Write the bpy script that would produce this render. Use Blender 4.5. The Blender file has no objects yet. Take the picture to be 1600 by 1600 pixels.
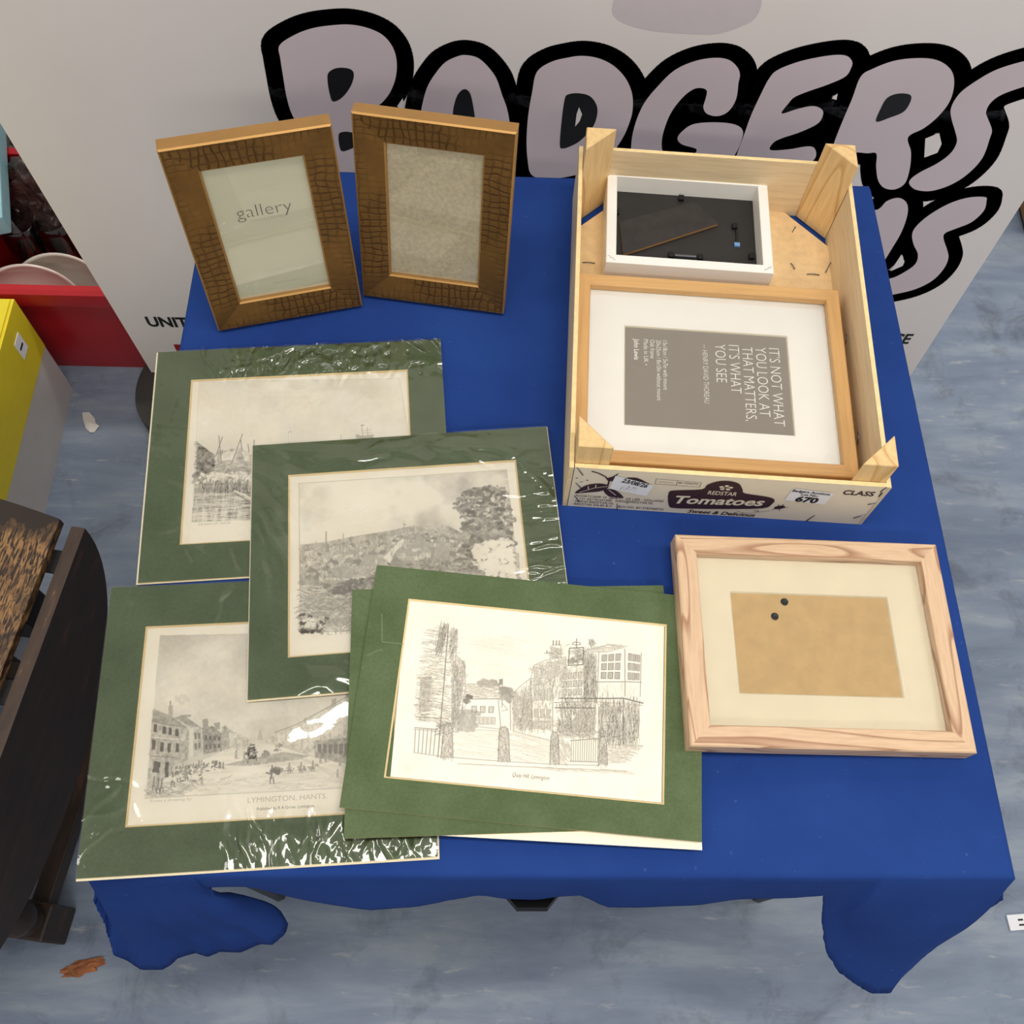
import bpy, bmesh, math, random
import numpy as np
from mathutils import Vector, Matrix, noise as mnoise
from mathutils.geometry import tessellate_polygon

random.seed(7)
scene = bpy.context.scene
COL = scene.collection
R = math.radians

# ------------------------------------------------------------------ camera
# world: metres, floor z = 0, square card table centred on the origin, table top z = 0.70
cam_data = bpy.data.cameras.new('camera')
cam = bpy.data.objects.new('camera', cam_data)
COL.objects.link(cam)
cam_data.sensor_width = 36.0
cam_data.lens = 36.0 * 1540.0 / 1600.0
cam_data.clip_start = 0.02
cam.matrix_world = Matrix((
    (0.9993210040, -0.0160113212, -0.0331838609, -0.0699),
    (-0.0000722495, 0.8997883645, -0.4363265908, -0.4685),
    (0.0368446171, 0.4360327243, 0.8991762550, 1.5600),
    (0, 0, 0, 1)))
scene.camera = cam

# ------------------------------------------------------------------ light
world = bpy.data.worlds.new('hall_ambient')
scene.world = world
world.use_nodes = True
world.node_tree.nodes['Background'].inputs[0].default_value = (1.0, 0.965, 0.92, 1)
world.node_tree.nodes['Background'].inputs[1].default_value = 0.42

def tube_light(name, loc, sx, sy, power, rot=0.0, col=(1.0, 0.955, 0.88)):
    l = bpy.data.lights.new(name, 'AREA')
    l.shape = 'RECTANGLE'; l.size = sx; l.size_y = sy
    l.energy = power; l.color = col
    o = bpy.data.objects.new(name, l)
    o.location = loc; o.rotation_euler = (0, 0, rot)
    COL.objects.link(o)
    return o
# fluorescent ceiling fittings of the sale room
for x, y, w in ((0.10, -0.24, 19), (-0.55, 1.50, 21), (2.0, -0.24, 17), (0.10, -2.2, 24), (-1.9, -0.24, 9), (1.6, 1.50, 12)):
    tube_light('ceiling_tube', (x, y, 2.75), 1.25, 0.24, w)

vs = scene.view_settings
vs.view_transform = 'Standard'
vs.look = 'None'
vs.exposure = 0.0
vs.gamma = 1.0
vs.use_curve_mapping = False

# ------------------------------------------------------------------ tags
def tag(o, label=None, cat=None, group=None, kind=None):
    if label: o['label'] = label
    if cat: o['category'] = cat
    if group: o['group'] = group
    if kind: o['kind'] = kind
    return o

def empty(name, loc=(0, 0, 0), rot=(0, 0, 0)):
    o = bpy.data.objects.new(name, None)
    o.empty_display_size = 0.03
    o.location = loc; o.rotation_euler = rot
    COL.objects.link(o)
    return o

# ------------------------------------------------------------------ materials
def srgb(r, g, b):
    f = lambda c: (c / 255) / 12.92 if c / 255 <= 0.04045 else ((c / 255 + 0.055) / 1.055) ** 2.4
    return (f(r), f(g), f(b), 1.0)

class NT:
    """small node helper"""
    def __init__(self, name):
        self.m = bpy.data.materials.new(name)
        self.m.use_nodes = True
        self.t = self.m.node_tree
        self.b = self.t.nodes['Principled BSDF']
        self.out = self.t.nodes['Material Output']
    def n(self, typ, **kw):
        nd = self.t.nodes.new(typ)
        for k, v in kw.items():
            if k.startswith('_'):
                setattr(nd, k[1:], v)
            else:
                key = int(k[1:]) if k[0] == 'i' and k[1:].isdigit() else k.replace('__', ' ')
                nd.inputs[key].default_value = v
        return nd
    def l(self, a, ao, b, bi):
        self.t.links.new(a.outputs[ao], b.inputs[bi])
    def coords(self, scale=(1, 1, 1), rot=(0, 0, 0), loc=(0, 0, 0), kind='Object'):
        tc = self.n('ShaderNodeTexCoord')
        mp = self.n('ShaderNodeMapping')
        mp.inputs['Scale'].default_value = scale
        mp.inputs['Rotation'].default_value = rot
        mp.inputs['Location'].default_value = loc
        self.l(tc, kind, mp, 0)
        return mp
    def noise(self, mp, scale, detail=4, rough=0.55, dist=0.0):
        nd = self.n('ShaderNodeTexNoise', Scale=scale, Detail=detail, Roughness=rough, Distortion=dist)
        if mp: self.l(mp, 0, nd, 'Vector')
        return nd
    def ramp(self, src, so, stops):
        r = self.n('ShaderNodeValToRGB')
        e = r.color_ramp.elements
        while len(e) < len(stops): e.new(0.5)
        for i, (p, c) in enumerate(stops):
            e[i].position = p; e[i].color = c
        self.l(src, so, r, 0)
        return r
    def mix(self, fac, a, b, mode='MIX'):
        nd = self.n('ShaderNodeMix', _data_type='RGBA', _blend_type=mode)
        for val, idx in ((fac, 0), (a, 6), (b, 7)):
            if isinstance(val, tuple) and len(val) == 2: self.l(val[0], val[1], nd, idx)
            else: nd.inputs[idx].default_value = val
        return nd
    def bump(self, src, so, strength=0.3, dist=0.001):
        b = self.n('ShaderNodeBump', Strength=strength, Distance=dist)
        self.l(src, so, b, 'Height')
        self.l(b, 0, self.b, 'Normal')
        return b

def plain(name, col, rough=0.6, metal=0.0, spec=0.5, var=0.06, vscale=40, bump=0.0):
    """procedural material: one colour with faint mottling"""
    t = NT(name)
    mp = t.coords()
    nz = t.noise(mp, vscale, 3)
    dark = tuple(c * (1 - var) for c in col[:3]) + (1,)
    lite = tuple(min(1, c * (1 + var)) for c in col[:3]) + (1,)
    r = t.ramp(nz, 0, [(0.3, dark), (0.7, lite)])
    t.l(r, 0, t.b, 'Base Color')
    t.b.inputs['Roughness'].default_value = rough
    t.b.inputs['Metallic'].default_value = metal
    t.b.inputs['Specular IOR Level'].default_value = spec
    if bump: t.bump(nz, 0, bump, 0.0006)
    return t.m

def wood(name, base, dark, grain=60, stretch=0.06, rough=0.5, ring=True, ringscale=18, contrast=(0.42, 0.62), bump=0.15, rings=9.0):
    """long grain along the local x axis"""
    t = NT(name)
    mp = t.coords(scale=(stretch, 1, 1))
    oi = t.n('ShaderNodeObjectInfo')
    ad = t.n('ShaderNodeVectorMath', _operation='ADD')
    sc = t.n('ShaderNodeVectorMath', _operation='SCALE')
    t.l(oi, 'Location', sc, 0); sc.inputs['Scale'].default_value = 7.3
    t.l(mp, 0, ad, 0); t.l(sc, 0, ad, 1)
    fine = t.n('ShaderNodeTexNoise', Scale=grain * 6, Detail=3, Roughness=0.6)
    t.l(ad, 0, fine, 'Vector')
    big = t.n('ShaderNodeTexNoise', Scale=ringscale, Detail=1, Roughness=0.4)
    t.l(ad, 0, big, 'Vector')
    if ring:
        mul = t.n('ShaderNodeMath', _operation='MULTIPLY'); mul.inputs[1].default_value = rings
        t.l(big, 0, mul, 0)
        fr = t.n('ShaderNodeMath', _operation='FRACT'); t.l(mul, 0, fr, 0)
        r1 = t.ramp(fr, 0, [(0.0, base), (0.72, base), (0.93, dark), (1.0, base)])
    else:
        r1 = t.ramp(big, 0, [(contrast[0], base), (contrast[1], tuple(0.75 * a + 0.25 * b for a, b in zip(base, dark)))])
    f2 = t.ramp(fine, 0, [(0.4, (1, 1, 1, 1)), (0.75, (0.80, 0.76, 0.72, 1))])
    mx = t.mix(0.8, (r1, 0), (f2, 0), 'MULTIPLY')
    t.l(mx, 2, t.b, 'Base Color')
    t.b.inputs['Roughness'].default_value = rough
    t.bump(fine, 0, bump, 0.0004)
    return t.m

def clear_film(name, rough=0.05, gain=1.0, tint=(1, 1, 1, 1), bump=None, ior=1.5, haze=0.0):
    """thin clear sheet: mostly see-through, mirror-like at its own Fresnel"""
    t = NT(name)
    tr = t.n('ShaderNodeBsdfTransparent', Color=tint)
    gl = t.n('ShaderNodeBsdfGlossy', Roughness=rough)
    fr = t.n('ShaderNodeFresnel', IOR=ior)
    mu = t.n('ShaderNodeMath', _operation='MULTIPLY', _use_clamp=True); mu.inputs[1].default_value = gain
    mx = t.n('ShaderNodeMixShader')
    t.l(fr, 0, mu, 0); t.l(mu, 0, mx, 0); t.l(tr, 0, mx, 1)
    g2 = t.n('ShaderNodeBsdfGlossy', Roughness=0.32); gm = t.n('ShaderNodeMixShader'); gm.inputs[0].default_value = haze
    t.l(gl, 0, gm, 1); t.l(g2, 0, gm, 2); t.l(gm, 0, mx, 2)
    t.l(mx, 0, t.out, 'Surface')
    t.t.nodes.remove(t.b)
    if bump:
        mp = t.coords()
        nz = t.noise(mp, bump[0], 3, 0.5, 0.6)
        b = t.n('ShaderNodeBump', Strength=bump[1], Distance=bump[2])
        t.l(nz, 0, b, 'Height'); t.l(b, 0, gl, 'Normal'); t.l(b, 0, fr, 'Normal')
    return t.m

M = {}
def build_materials():
    # worn blue vinyl floor, streaks running across (x)
    t = NT('floor_vinyl')
    mp = t.coords(scale=(0.22, 1, 1)); mp2 = t.coords()
    a = t.noise(mp, 14, 6, 0.62, 0.3); b = t.noise(mp2, 3.2, 4, 0.6); c = t.noise(mp, 60, 5, 0.7)
    r1 = t.ramp(a, 0, [(0.34, srgb(88, 106, 134)), (0.52, srgb(122, 138, 162)), (0.68, srgb(158, 170, 182))])
    r2 = t.ramp(b, 0, [(0.35, srgb(116, 124, 138)), (0.65, srgb(146, 156, 172))])
    m1 = t.mix(0.38, (r1, 0), (r2, 0))
    r3 = t.ramp(c, 0, [(0.60, (0, 0, 0, 1)), (0.78, (1, 1, 1, 1))])
    m2 = t.mix((r3, 0), (m1, 2), srgb(176, 178, 178))
    d = t.noise(mp2, 9, 5, 0.7, 0.5)
    r4 = t.ramp(d, 0, [(0.30, srgb(112, 108, 102)), (0.46, (1, 1, 1, 1))])
    m3 = t.mix(0.45, (m2, 2), (r4, 0), 'MULTIPLY')
    t.l(m3, 2, t.b, 'Base Color')
    t.b.inputs['Roughness'].default_value = 0.55
    t.bump(c, 0, 0.1, 0.0006)
    M['floor'] = t.m
    # blue cloth
    t = NT('blue_cloth')
    mp = t.coords()
    w1 = t.n('ShaderNodeTexWave', _bands_direction='DIAGONAL', Scale=190.0, Distortion=0.6, Detail=1.0)
    t.l(mp, 0, w1, 'Vector')
    nz = t.noise(mp, 6, 4, 0.6); lint = t.noise(mp, 160, 2, 0.5)
    r = t.ramp(nz, 0, [(0.3, srgb(29, 57, 124)), (0.7, srgb(37, 68, 138))])
    r2 = t.ramp(lint, 0, [(0.70, (0, 0, 0, 1)), (0.80, (0.35, 0.35, 0.35, 1))])
    mx = t.mix((r2, 0), (r, 0), srgb(92, 116, 172))
    t.l(mx, 2, t.b, 'Base Color')
    t.b.inputs['Roughness'].default_value = 0.9
    t.b.inputs['Specular IOR Level'].default_value = 0.12
    t.b.inputs['Sheen Weight'].default_value = 0.0
    t.bump(w1, 0, 0.12, 0.0004)
    M['cloth'] = t.m
    M['banner'] = plain('banner_vinyl', srgb(236, 229, 226), 0.42, var=0.02, vscale=6)
    M['black_print'] = plain('black_print', srgb(20, 18, 18), 0.45, var=0.05)
    M['lilac_print'] = plain('lilac_print', srgb(214, 200, 206), 0.42, var=0.03, vscale=5)
    M['pale_lilac_print'] = plain('pale_lilac_print', srgb(212, 203, 207), 0.42, var=0.02)
    M['red_print'] = plain('red_print', srgb(150, 26, 34), 0.45)
    M['dark_plastic'] = plain('dark_plastic', srgb(52, 52, 50), 0.5)
    # green mount board
    t = NT('green_mount_board')
    mp = t.coords(); nz = t.noise(mp, 18, 4, 0.6); sp = t.noise(mp, 420, 2, 0.5); sc = t.noise(t.coords(scale=(1, 0.25, 1), rot=(0, 0, 0.6)), 60, 3, 0.6)
    r = t.ramp(nz, 0, [(0.35, srgb(85, 102, 68)), (0.65, srgb(97, 113, 80))])
    r2 = t.ramp(sp, 0, [(0.2, (0.86, 0.86, 0.86, 1)), (0.8, (1.1, 1.1, 1.1, 1))])
    mx = t.mix(1.0, (r, 0), (r2, 0), 'MULTIPLY')
    r3 = t.ramp(sc, 0, [(0.72, (0, 0, 0, 1)), (0.84, (0.5, 0.5, 0.5, 1))])
    mx2 = t.mix((r3, 0), (mx, 2), srgb(126, 140, 108))
    t.l(mx2, 2, t.b, 'Base Color'); t.b.inputs['Roughness'].default_value = 0.85
    t.b.inputs['Specular IOR Level'].default_value = 0.25
    M['mount'] = t.m
    M['crease'] = plain('scuffed_board', srgb(112, 130, 98), 0.8)
    M['bevel'] = plain('mount_bevel', srgb(232, 208, 156), 0.8)
    M['core'] = plain('board_core', srgb(232, 222, 194), 0.85)
    M['paper'] = plain('cream_paper', srgb(246, 240, 222), 0.85, var=0.02)
    # engraving: ink amount comes from the drawn "ink" attribute
    t = NT('engraving_paper')
    at_ = t.n('ShaderNodeAttribute', _attribute_name='ink')
    mp = t.coords(); fx = t.noise(mp, 26, 3)
    pr = t.ramp(fx, 0, [(0.3, srgb(252, 247, 233)), (0.72, srgb(247, 240, 222))])
    mx = t.mix((at_, 'Fac'), (pr, 0), srgb(62, 56, 50))
    t.l(mx, 2, t.b, 'Base Color'); t.b.inputs['Roughness'].default_value = 0.85
    t.b.inputs['Specular IOR Level'].default_value = 0.2
    M['engraving'] = t.m
    M['ink'] = plain('printing_ink', srgb(96, 90, 84), 0.8)
    M['faint_ink'] = plain('faint_printing_ink', srgb(198, 190, 174), 0.8)
    M['film'] = clear_film('cellophane', 0.05, 2.0, bump=(40, 0.18, 0.002), haze=0.22)
    M['glass'] = clear_film('picture_glass', 0.02, 0.6)
    M['tumbler'] = clear_film('clear_glass', 0.03, 2.2, (0.90, 0.90, 0.88, 1))
    # woods
    M['oak'] = wood('oak_rail', srgb(219, 174, 114), srgb(188, 138, 80), 46, 0.05, 0.42, ring=False)
    M['pale_oak'] = wood('pale_oak_rail', srgb(221, 188, 154), srgb(170, 126, 96), 60, 0.11, 0.5, ring=True, ringscale=30, rings=13)
    M['pine'] = wood('pine_block', srgb(235, 201, 144), srgb(210, 166, 104), 30, 0.12, 0.6, ring=True, ringscale=16)
    M['ply'] = wood('poplar_ply', srgb(233, 212, 175), srgb(216, 190, 146), 40, 0.08, 0.6, ring=False)
    M['ply_edge'] = plain('ply_edge', srgb(240, 214, 158), 0.7, var=0.12, vscale=90)
    M['ply_print'] = plain('printed_ply', srgb(232, 222, 200), 0.55, var=0.03, vscale=16)
    M['hardboard'] = plain('hardboard', srgb(231, 199, 150), 0.7, var=0.08, vscale=120)
    M['mdf'] = plain('tan_backing', srgb(206, 174, 122), 0.75, var=0.07, vscale=80)
    M['mdf_edge'] = plain('brown_fibreboard_edge', srgb(160, 118, 70), 0.8)
    M['white_paint'] = plain('white_paint', srgb(244, 242, 236), 0.4, var=0.02)
    M['black_board'] = plain('black_backboard', srgb(36, 34, 33), 0.55, var=0.15)
    M['strut_board'] = plain('dusty_black_board', srgb(46, 43, 41), 0.6, var=0.25, vscale=60)
    M['black_metal'] = plain('black_metal', srgb(24, 24, 25), 0.4, metal=0.3)
    M['cream_mount'] = plain('cream_mount', srgb(238, 226, 198), 0.85, var=0.025)
    M['white_mount'] = plain('white_mount', srgb(248, 245, 236), 0.85, var=0.015)
    M['grey_card'] = plain('grey_card', srgb(142, 134, 122), 0.6, var=0.02)
    M['white_print'] = plain('white_print', srgb(244, 242, 236), 0.6, var=0.01)
    M['steel'] = plain('steel_wire', srgb(120, 124, 132), 0.35, metal=0.9)
    M['brown_print'] = plain('dark_brown_print', srgb(58, 34, 36), 0.6)
    M['sticker'] = plain('white_sticker', srgb(236, 238, 244), 0.5, var=0.01)
    M['text_black'] = plain('black_text', srgb(26, 24, 26), 0.6)
    # embossed bronze-gold moulding
    t = NT('embossed_bronze')
    mp = t.coords(scale=(1, 1, 1))
    wob = t.noise(mp, 32, 2)
    ad = t.n('ShaderNodeVectorMath', _operation='ADD'); s = t.n('ShaderNodeVectorMath', _operation='SCALE'); s.inputs['Scale'].default_value = 0.012
    t.l(wob, 1, s, 0); t.l(mp, 0, ad, 0); t.l(s, 0, ad, 1)
    wx = t.n('ShaderNodeTexWave', _bands_direction='X', Scale=44.0, Distortion=3.4, Detail=2.0); t.l(ad, 0, wx, 'Vector'); wx.inputs['Detail Scale'].default_value = 1.4
    wy = t.n('ShaderNodeTexWave', _bands_direction='Y', Scale=34.0, Distortion=3.0, Detail=2.0); t.l(ad, 0, wy, 'Vector'); wy.inputs['Detail Scale'].default_value = 1.4
    r1 = t.ramp(wx, 'Fac', [(0.02, (0, 0, 0, 1)), (0.22, (1, 1, 1, 1))]); r2 = t.ramp(wy, 'Fac', [(0.02, (0.35, 0.35, 0.35, 1)), (0.2, (1, 1, 1, 1))])
    h = t.mix(1.0, (r1, 0), (r2, 0), 'MULTIPLY')
    fade = t.noise(mp, 16, 2); rf = t.ramp(fade, 0, [(0.40, (0, 0, 0, 1)), (0.62, (1, 1, 1, 1))])
    h = t.mix((rf, 0), (h, 2), (0.86, 0.86, 0.86, 1))
    big = t.noise(mp, 22, 3)
    c0 = t.ramp(big, 0, [(0.3, srgb(106, 76, 36)), (0.7, srgb(134, 98, 48))])
    cm = t.mix((h, 2), srgb(86, 58, 26), (c0, 0))
    t.l(cm, 2, t.b, 'Base Color'); t.b.inputs['Metallic'].default_value = 0.6; t.b.inputs['Roughness'].default_value = 0.42
    t.bump(h, 2, 0.42, 0.0010)
    M['bronze'] = t.m
    M['gold_edge'] = plain('plain_gold_edge', srgb(178, 136, 78), 0.46, metal=0.55, var=0.08, vscale=25)
    # distressed dark oak
    t = NT('worn_dark_oak')
    mp = t.coords(scale=(1, 0.16, 1)); mp2 = t.coords()
    g = t.noise(mp, 330, 3, 0.6, 1.2); p = t.noise(mp2, 7, 5, 0.62, 0.4)
    # polish survives along the two outer edges of the board
    tc = t.n('ShaderNodeTexCoord'); sx = t.n('ShaderNodeSeparateXYZ'); t.l(tc, 'Object', sx, 0)
    e1 = t.n('ShaderNodeMapRange'); e1.inputs['From Min'].default_value = -0.085; e1.inputs['From Max'].default_value = -0.03; e1.inputs['To Max'].default_value = 0.10; t.l(sx, 0, e1, 0)
    e2 = t.n('ShaderNodeMapRange'); e2.inputs['From Min'].default_value = -0.050; e2.inputs['From Max'].default_value = 0.005; e2.inputs['To Max'].default_value = 0.16; t.l(sx, 1, e2, 0)
    s1 = t.n('ShaderNodeMath', _operation='SUBTRACT'); t.l(p, 0, s1, 0); t.l(e1, 0, s1, 1)
    s2 = t.n('ShaderNodeMath', _operation='SUBTRACT'); t.l(s1, 0, s2, 0); t.l(e2, 0, s2, 1)
    worn = t.ramp(s2, 0, [(0.38, (0, 0, 0, 1)), (0.47, (1, 1, 1, 1))])
    grain = t.ramp(g, 0, [(0.45, (0, 0, 0, 1)), (0.54, (1, 1, 1, 1))])
    f = t.mix(1.0, (worn, 0), (grain, 0), 'MULTIPLY')
    mx = t.mix((f, 2), srgb(42, 29, 21), srgb(158, 118, 74))
    t.l(mx, 2, t.b, 'Base Color'); t.b.inputs['Roughness'].default_value = 0.5
    t.bump(g, 0, 0.3, 0.001)
    M['worn_oak'] = t.m
    t = NT('dark_oak')
    mp = t.coords(scale=(1, 0.2, 1)); g = t.noise(mp, 60, 5, 0.65)
    r = t.ramp(g, 0, [(0.3, srgb(30, 21, 16)), (0.6, srgb(50, 34, 25)), (0.8, srgb(92, 60, 40))])
    t.l(r, 0, t.b, 'Base Color'); t.b.inputs['Roughness'].default_value = 0.5
    M['dark_oak'] = t.m
    t = NT('dark_oak_edge')
    mp = t.coords(scale=(1, 0.2, 1)); g = t.noise(mp, 70, 5, 0.65)
    r = t.ramp(g, 0, [(0.3, srgb(52, 40, 34)), (0.62, srgb(78, 60, 48)), (0.74, srgb(150, 106, 66))])
    t.l(r, 0, t.b, 'Base Color'); t.b.inputs['Roughness'].default_value = 0.55
    M['dark_oak_edge'] = t.m
    M['red_plastic'] = plain('red_plastic', srgb(176, 24, 32), 0.3, var=0.04)
    M['crockery'] = plain('grey_white_crockery', srgb(214, 206, 196), 0.3, var=0.02)
    M['crockery2'] = plain('white_crockery', srgb(238, 226, 216), 0.25, var=0.02)
    M['yellow_card'] = plain('yellow_card', srgb(226, 206, 40), 0.55, var=0.03)
    M['grey_card_box'] = plain('grey_white_card', srgb(196, 192, 188), 0.6, var=0.05, vscale=12)
    M['blue_card'] = plain('pale_blue_card', srgb(150, 196, 206), 0.6)
    t = NT('dark_wrapped_plastic')
    mp = t.coords(); nz = t.noise(mp, 28, 5, 0.6, 0.8)
    r = t.ramp(nz, 0, [(0.3, srgb(40, 24, 26)), (0.7, srgb(92, 74, 70))])
    t.l(r, 0, t.b, 'Base Color'); t.b.inputs['Roughness'].default_value = 0.12; t.b.inputs['Coat Weight'].default_value = 0.6
    t.bump(nz, 0, 0.9, 0.01)
    M['wrap'] = t.m
    M['dark_card'] = plain('dark_brown_card', srgb(48, 38, 34), 0.7)
    M['scrap'] = plain('white_scrap', srgb(224, 220, 214), 0.8)
    M['leaf'] = plain('dry_brown_leaf', srgb(150, 92, 56), 0.8, var=0.35, vscale=90)
    M['brown_wood'] = wood('brown_wood', srgb(132, 96, 58), srgb(92, 62, 36), 30, 0.1, 0.6, ring=False)
    M['dust_card'] = plain('dusty_grey_card', srgb(205, 193, 164), 0.9, var=0.14, vscale=260)
    M['gallery_card'] = plain('pale_green_cream_card', srgb(224, 222, 196), 0.7, var=0.01)
    M['blue_bit'] = plain('blue_plastic_bit', srgb(110, 150, 200), 0.5)
build_materials()

# ------------------------------------------------------------------ mesh helpers
def link(name, me, mat=None, parent=None, loc=None, rot=None, smooth=False):
    o = bpy.data.objects.new(name, me)
    COL.objects.link(o)
    mats = mat if isinstance(mat, (list, tuple)) else [mat]
    if mat is not None and len(me.materials) == 0:
        for m in mats: me.materials.append(m)
    if parent is not None: o.parent = parent
    if loc is not None: o.location = loc
    if rot is not None: o.rotation_euler = rot
    if smooth:
        me.polygons.foreach_set('use_smooth', [True] * len(me.polygons))
    return o

def from_bm(name, bm, mat=None, parent=None, loc=None, rot=None, smooth=False, recalc=True):
    if recalc: bmesh.ops.recalc_face_normals(bm, faces=bm.faces)
    me = bpy.data.meshes.new(name)
    bm.to_mesh(me); bm.free()
    return link(name, me, mat, parent, loc, rot, smooth)

def bm_box(bm, x0, x1, y0, y1, z0, z1, bevel=0.0):
    r = bmesh.ops.create_cube(bm, size=1.0)
    vsx = r['verts']
    for v in vsx:
        v.co = Vector((x0 + (v.co.x + .5) * (x1 - x0), y0 + (v.co.y + .5) * (y1 - y0), z0 + (v.co.z + .5) * (z1 - z0)))
    if bevel:
        es = list({e for v in vsx for e in v.link_edges})
        bmesh.ops.bevel(bm, geom=es, offset=bevel, segments=2, affect='EDGES', profile=0.6)

def box(name, x0, x1, y0, y1, z0, z1, mat, parent=None, bevel=0.0, loc=None, rot=None):
    bm = bmesh.new(); bm_box(bm, x0, x1, y0, y1, z0, z1, bevel)
    return from_bm(name, bm, mat, parent, loc, rot)

def bm_prism(bm, pts, z0, z1):
    """extruded polygon (pts counter-clockwise, xy)"""
    lo = [bm.verts.new((p[0], p[1], z0)) for p in pts]
    hi = [bm.verts.new((p[0], p[1], z1)) for p in pts]
    n = len(pts)
    for i in range(n):
        bm.faces.new((lo[i], lo[(i + 1) % n], hi[(i + 1) % n], hi[i]))
    tris = tessellate_polygon([[Vector((p[0], p[1], 0)) for p in pts]])
    for t in tris:
        try:
            bm.faces.new([hi[i] for i in t]); bm.faces.new([lo[i] for i in reversed(t)])
        except ValueError: pass

def prism(name, pts, z0, z1, mat, parent=None, loc=None, rot=None):
    bm = bmesh.new(); bm_prism(bm, pts, z0, z1)
    return from_bm(name, bm, mat, parent, loc, rot)

def lathe(name, prof, mat, parent=None, loc=None, rot=None, seg=40, smooth=True):
    """profile (r, z) spun about z"""
    bm = bmesh.new(); rings = []
    for r, z in prof:
        if r < 1e-6: rings.append([bm.verts.new((0, 0, z))])
        else: rings.append([bm.verts.new((r * math.cos(2 * math.pi * i / seg), r * math.sin(2 * math.pi * i / seg), z)) for i in range(seg)])
    for a, b in zip(rings, rings[1:]):
        for i in range(seg):
            j = (i + 1) % seg
            if len(a) == 1 and len(b) == 1: continue
            if len(a) == 1: bm.faces.new((a[0], b[i], b[j]))
            elif len(b) == 1: bm.faces.new((a[i], a[j], b[0]))
            else: bm.faces.new((a[i], a[j], b[j], b[i]))
    return from_bm(name, bm, mat, parent, loc, rot, smooth)

def tube(name, pts, rad, mat, parent=None, seg=8, loc=None, rot=None):
    bm = bmesh.new(); rings = []
    P = [Vector(p) for p in pts]
    for i, p in enumerate(P):
        d = (P[min(i + 1, len(P) - 1)] - P[max(i - 1, 0)]).normalized()
        up = Vector((0, 0, 1)) if abs(d.z) < 0.9 else Vector((1, 0, 0))
        a = d.cross(up).normalized(); b = d.cross(a)
        rings.append([bm.verts.new(p + rad * (a * math.cos(2 * math.pi * k / seg) + b * math.sin(2 * math.pi * k / seg))) for k in range(seg)])
    for a, b in zip(rings, rings[1:]):
        for k in range(seg):
            bm.faces.new((a[k], a[(k + 1) % seg], b[(k + 1) % seg], b[k]))
    bm.faces.new(rings[0]); bm.faces.new(list(reversed(rings[-1])))
    return from_bm(name, bm, mat, parent, loc, rot, True)

def smooth_loop(pts, n=5):
    """closed Catmull-Rom through pts"""
    out = []
    L = len(pts)
    for i in range(L):
        p0, p1, p2, p3 = (np.array(pts[(i + k) % L], float) for k in (-1, 0, 1, 2))
        for j in range(n):
            t = j / n
            out.append(tuple(0.5 * ((2 * p1) + (-p0 + p2) * t + (2 * p0 - 5 * p1 + 4 * p2 - p3) * t * t + (-p0 + 3 * p1 - 3 * p2 + p3) * t ** 3)))
    return out

def flat_poly(name, pts, mat, parent, z=0.0, loc=None, rot=None, stroke=0.0):
    """flat printed shape in the local xy plane; stroke > 0 grows it by a round-joined border"""
    bm = bmesh.new()
    vsx = [bm.verts.new((p[0], p[1], z)) for p in pts]
    for t in tessellate_polygon([[Vector((p[0], p[1], 0)) for p in pts]]):
        try: bm.faces.new([vsx[i] for i in t])
        except ValueError: pass
    if stroke:
        n = len(pts)
        for i in range(n):
            a = Vector(pts[i]); b = Vector(pts[(i + 1) % n]); d = b - a
            if d.length < 1e-7: continue
            d.normalize(); nn = Vector((-d.y, d.x)) * stroke
            q = [a - nn, b - nn, b + nn, a + nn]
            bm.faces.new([bm.verts.new((c.x, c.y, z)) for c in q])
            ring = [bm.verts.new((a.x + stroke * math.cos(k * math.pi / 8), a.y + stroke * math.sin(k * math.pi / 8), z)) for k in range(16)]
            bm.faces.new(ring)
    for f in bm.faces:
        f.normal_update()
        if f.normal.z < 0: f.normal_flip()
    return from_bm(name, bm, mat, parent, loc, rot, recalc=False)

def flat_line(name, pts, w, mat, parent, z=0.0):
    bm = bmesh.new()
    for a, b in zip(pts, pts[1:]):
        a = Vector(a); b = Vector(b); d = (b - a)
        if d.length < 1e-7: continue
        d.normalize(); nn = Vector((-d.y, d.x)) * w / 2
        bm.faces.new([bm.verts.new((c.x, c.y, z)) for c in (a - nn, b - nn, b + nn, a + nn)])
    return from_bm(name, bm, mat, parent, recalc=False)

def lettering(body, size, loc, mat, parent, rot=0.0, width=None, xs=1.0, bold=0.0, shear=0.0, align='LEFT', spacing=1.0, name='lettering', z=0.0):
    """flat printed words lying in the parent's local xy plane; width fits the line to a length"""
    cu = bpy.data.curves.new('type', 'FONT')
    cu.body = body; cu.size = size; cu.align_x = align; cu.shear = shear
    cu.offset = bold; cu.space_character = spacing; cu.resolution_u = 3
    ob = bpy.data.objects.new('type', cu)
    COL.objects.link(ob)
    bpy.context.view_layer.update()
    me = bpy.data.meshes.new_from_object(ob.evaluated_get(bpy.context.evaluated_depsgraph_get()))
    COL.objects.unlink(ob); bpy.data.objects.remove(ob); bpy.data.curves.remove(cu)
    me.name = name
    co = np.empty(len(me.vertices) * 3, 'f'); me.vertices.foreach_get('co', co); co = co.reshape(-1, 3)
    if width and len(co):
        x0, x1 = co[:, 0].min(), co[:, 0].max()
        f = width / (x1 - x0)
        if align == 'CENTER': co[:, 0] = (co[:, 0] - (x0 + x1) / 2) * f
        else: co[:, 0] = (co[:, 0] - x0) * f
    else: co[:, 0] *= xs
    me.vertices.foreach_set('co', co.ravel())
    me.materials.clear()
    return link(name, me, mat, parent, (loc[0], loc[1], z), (0, 0, rot))

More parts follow.
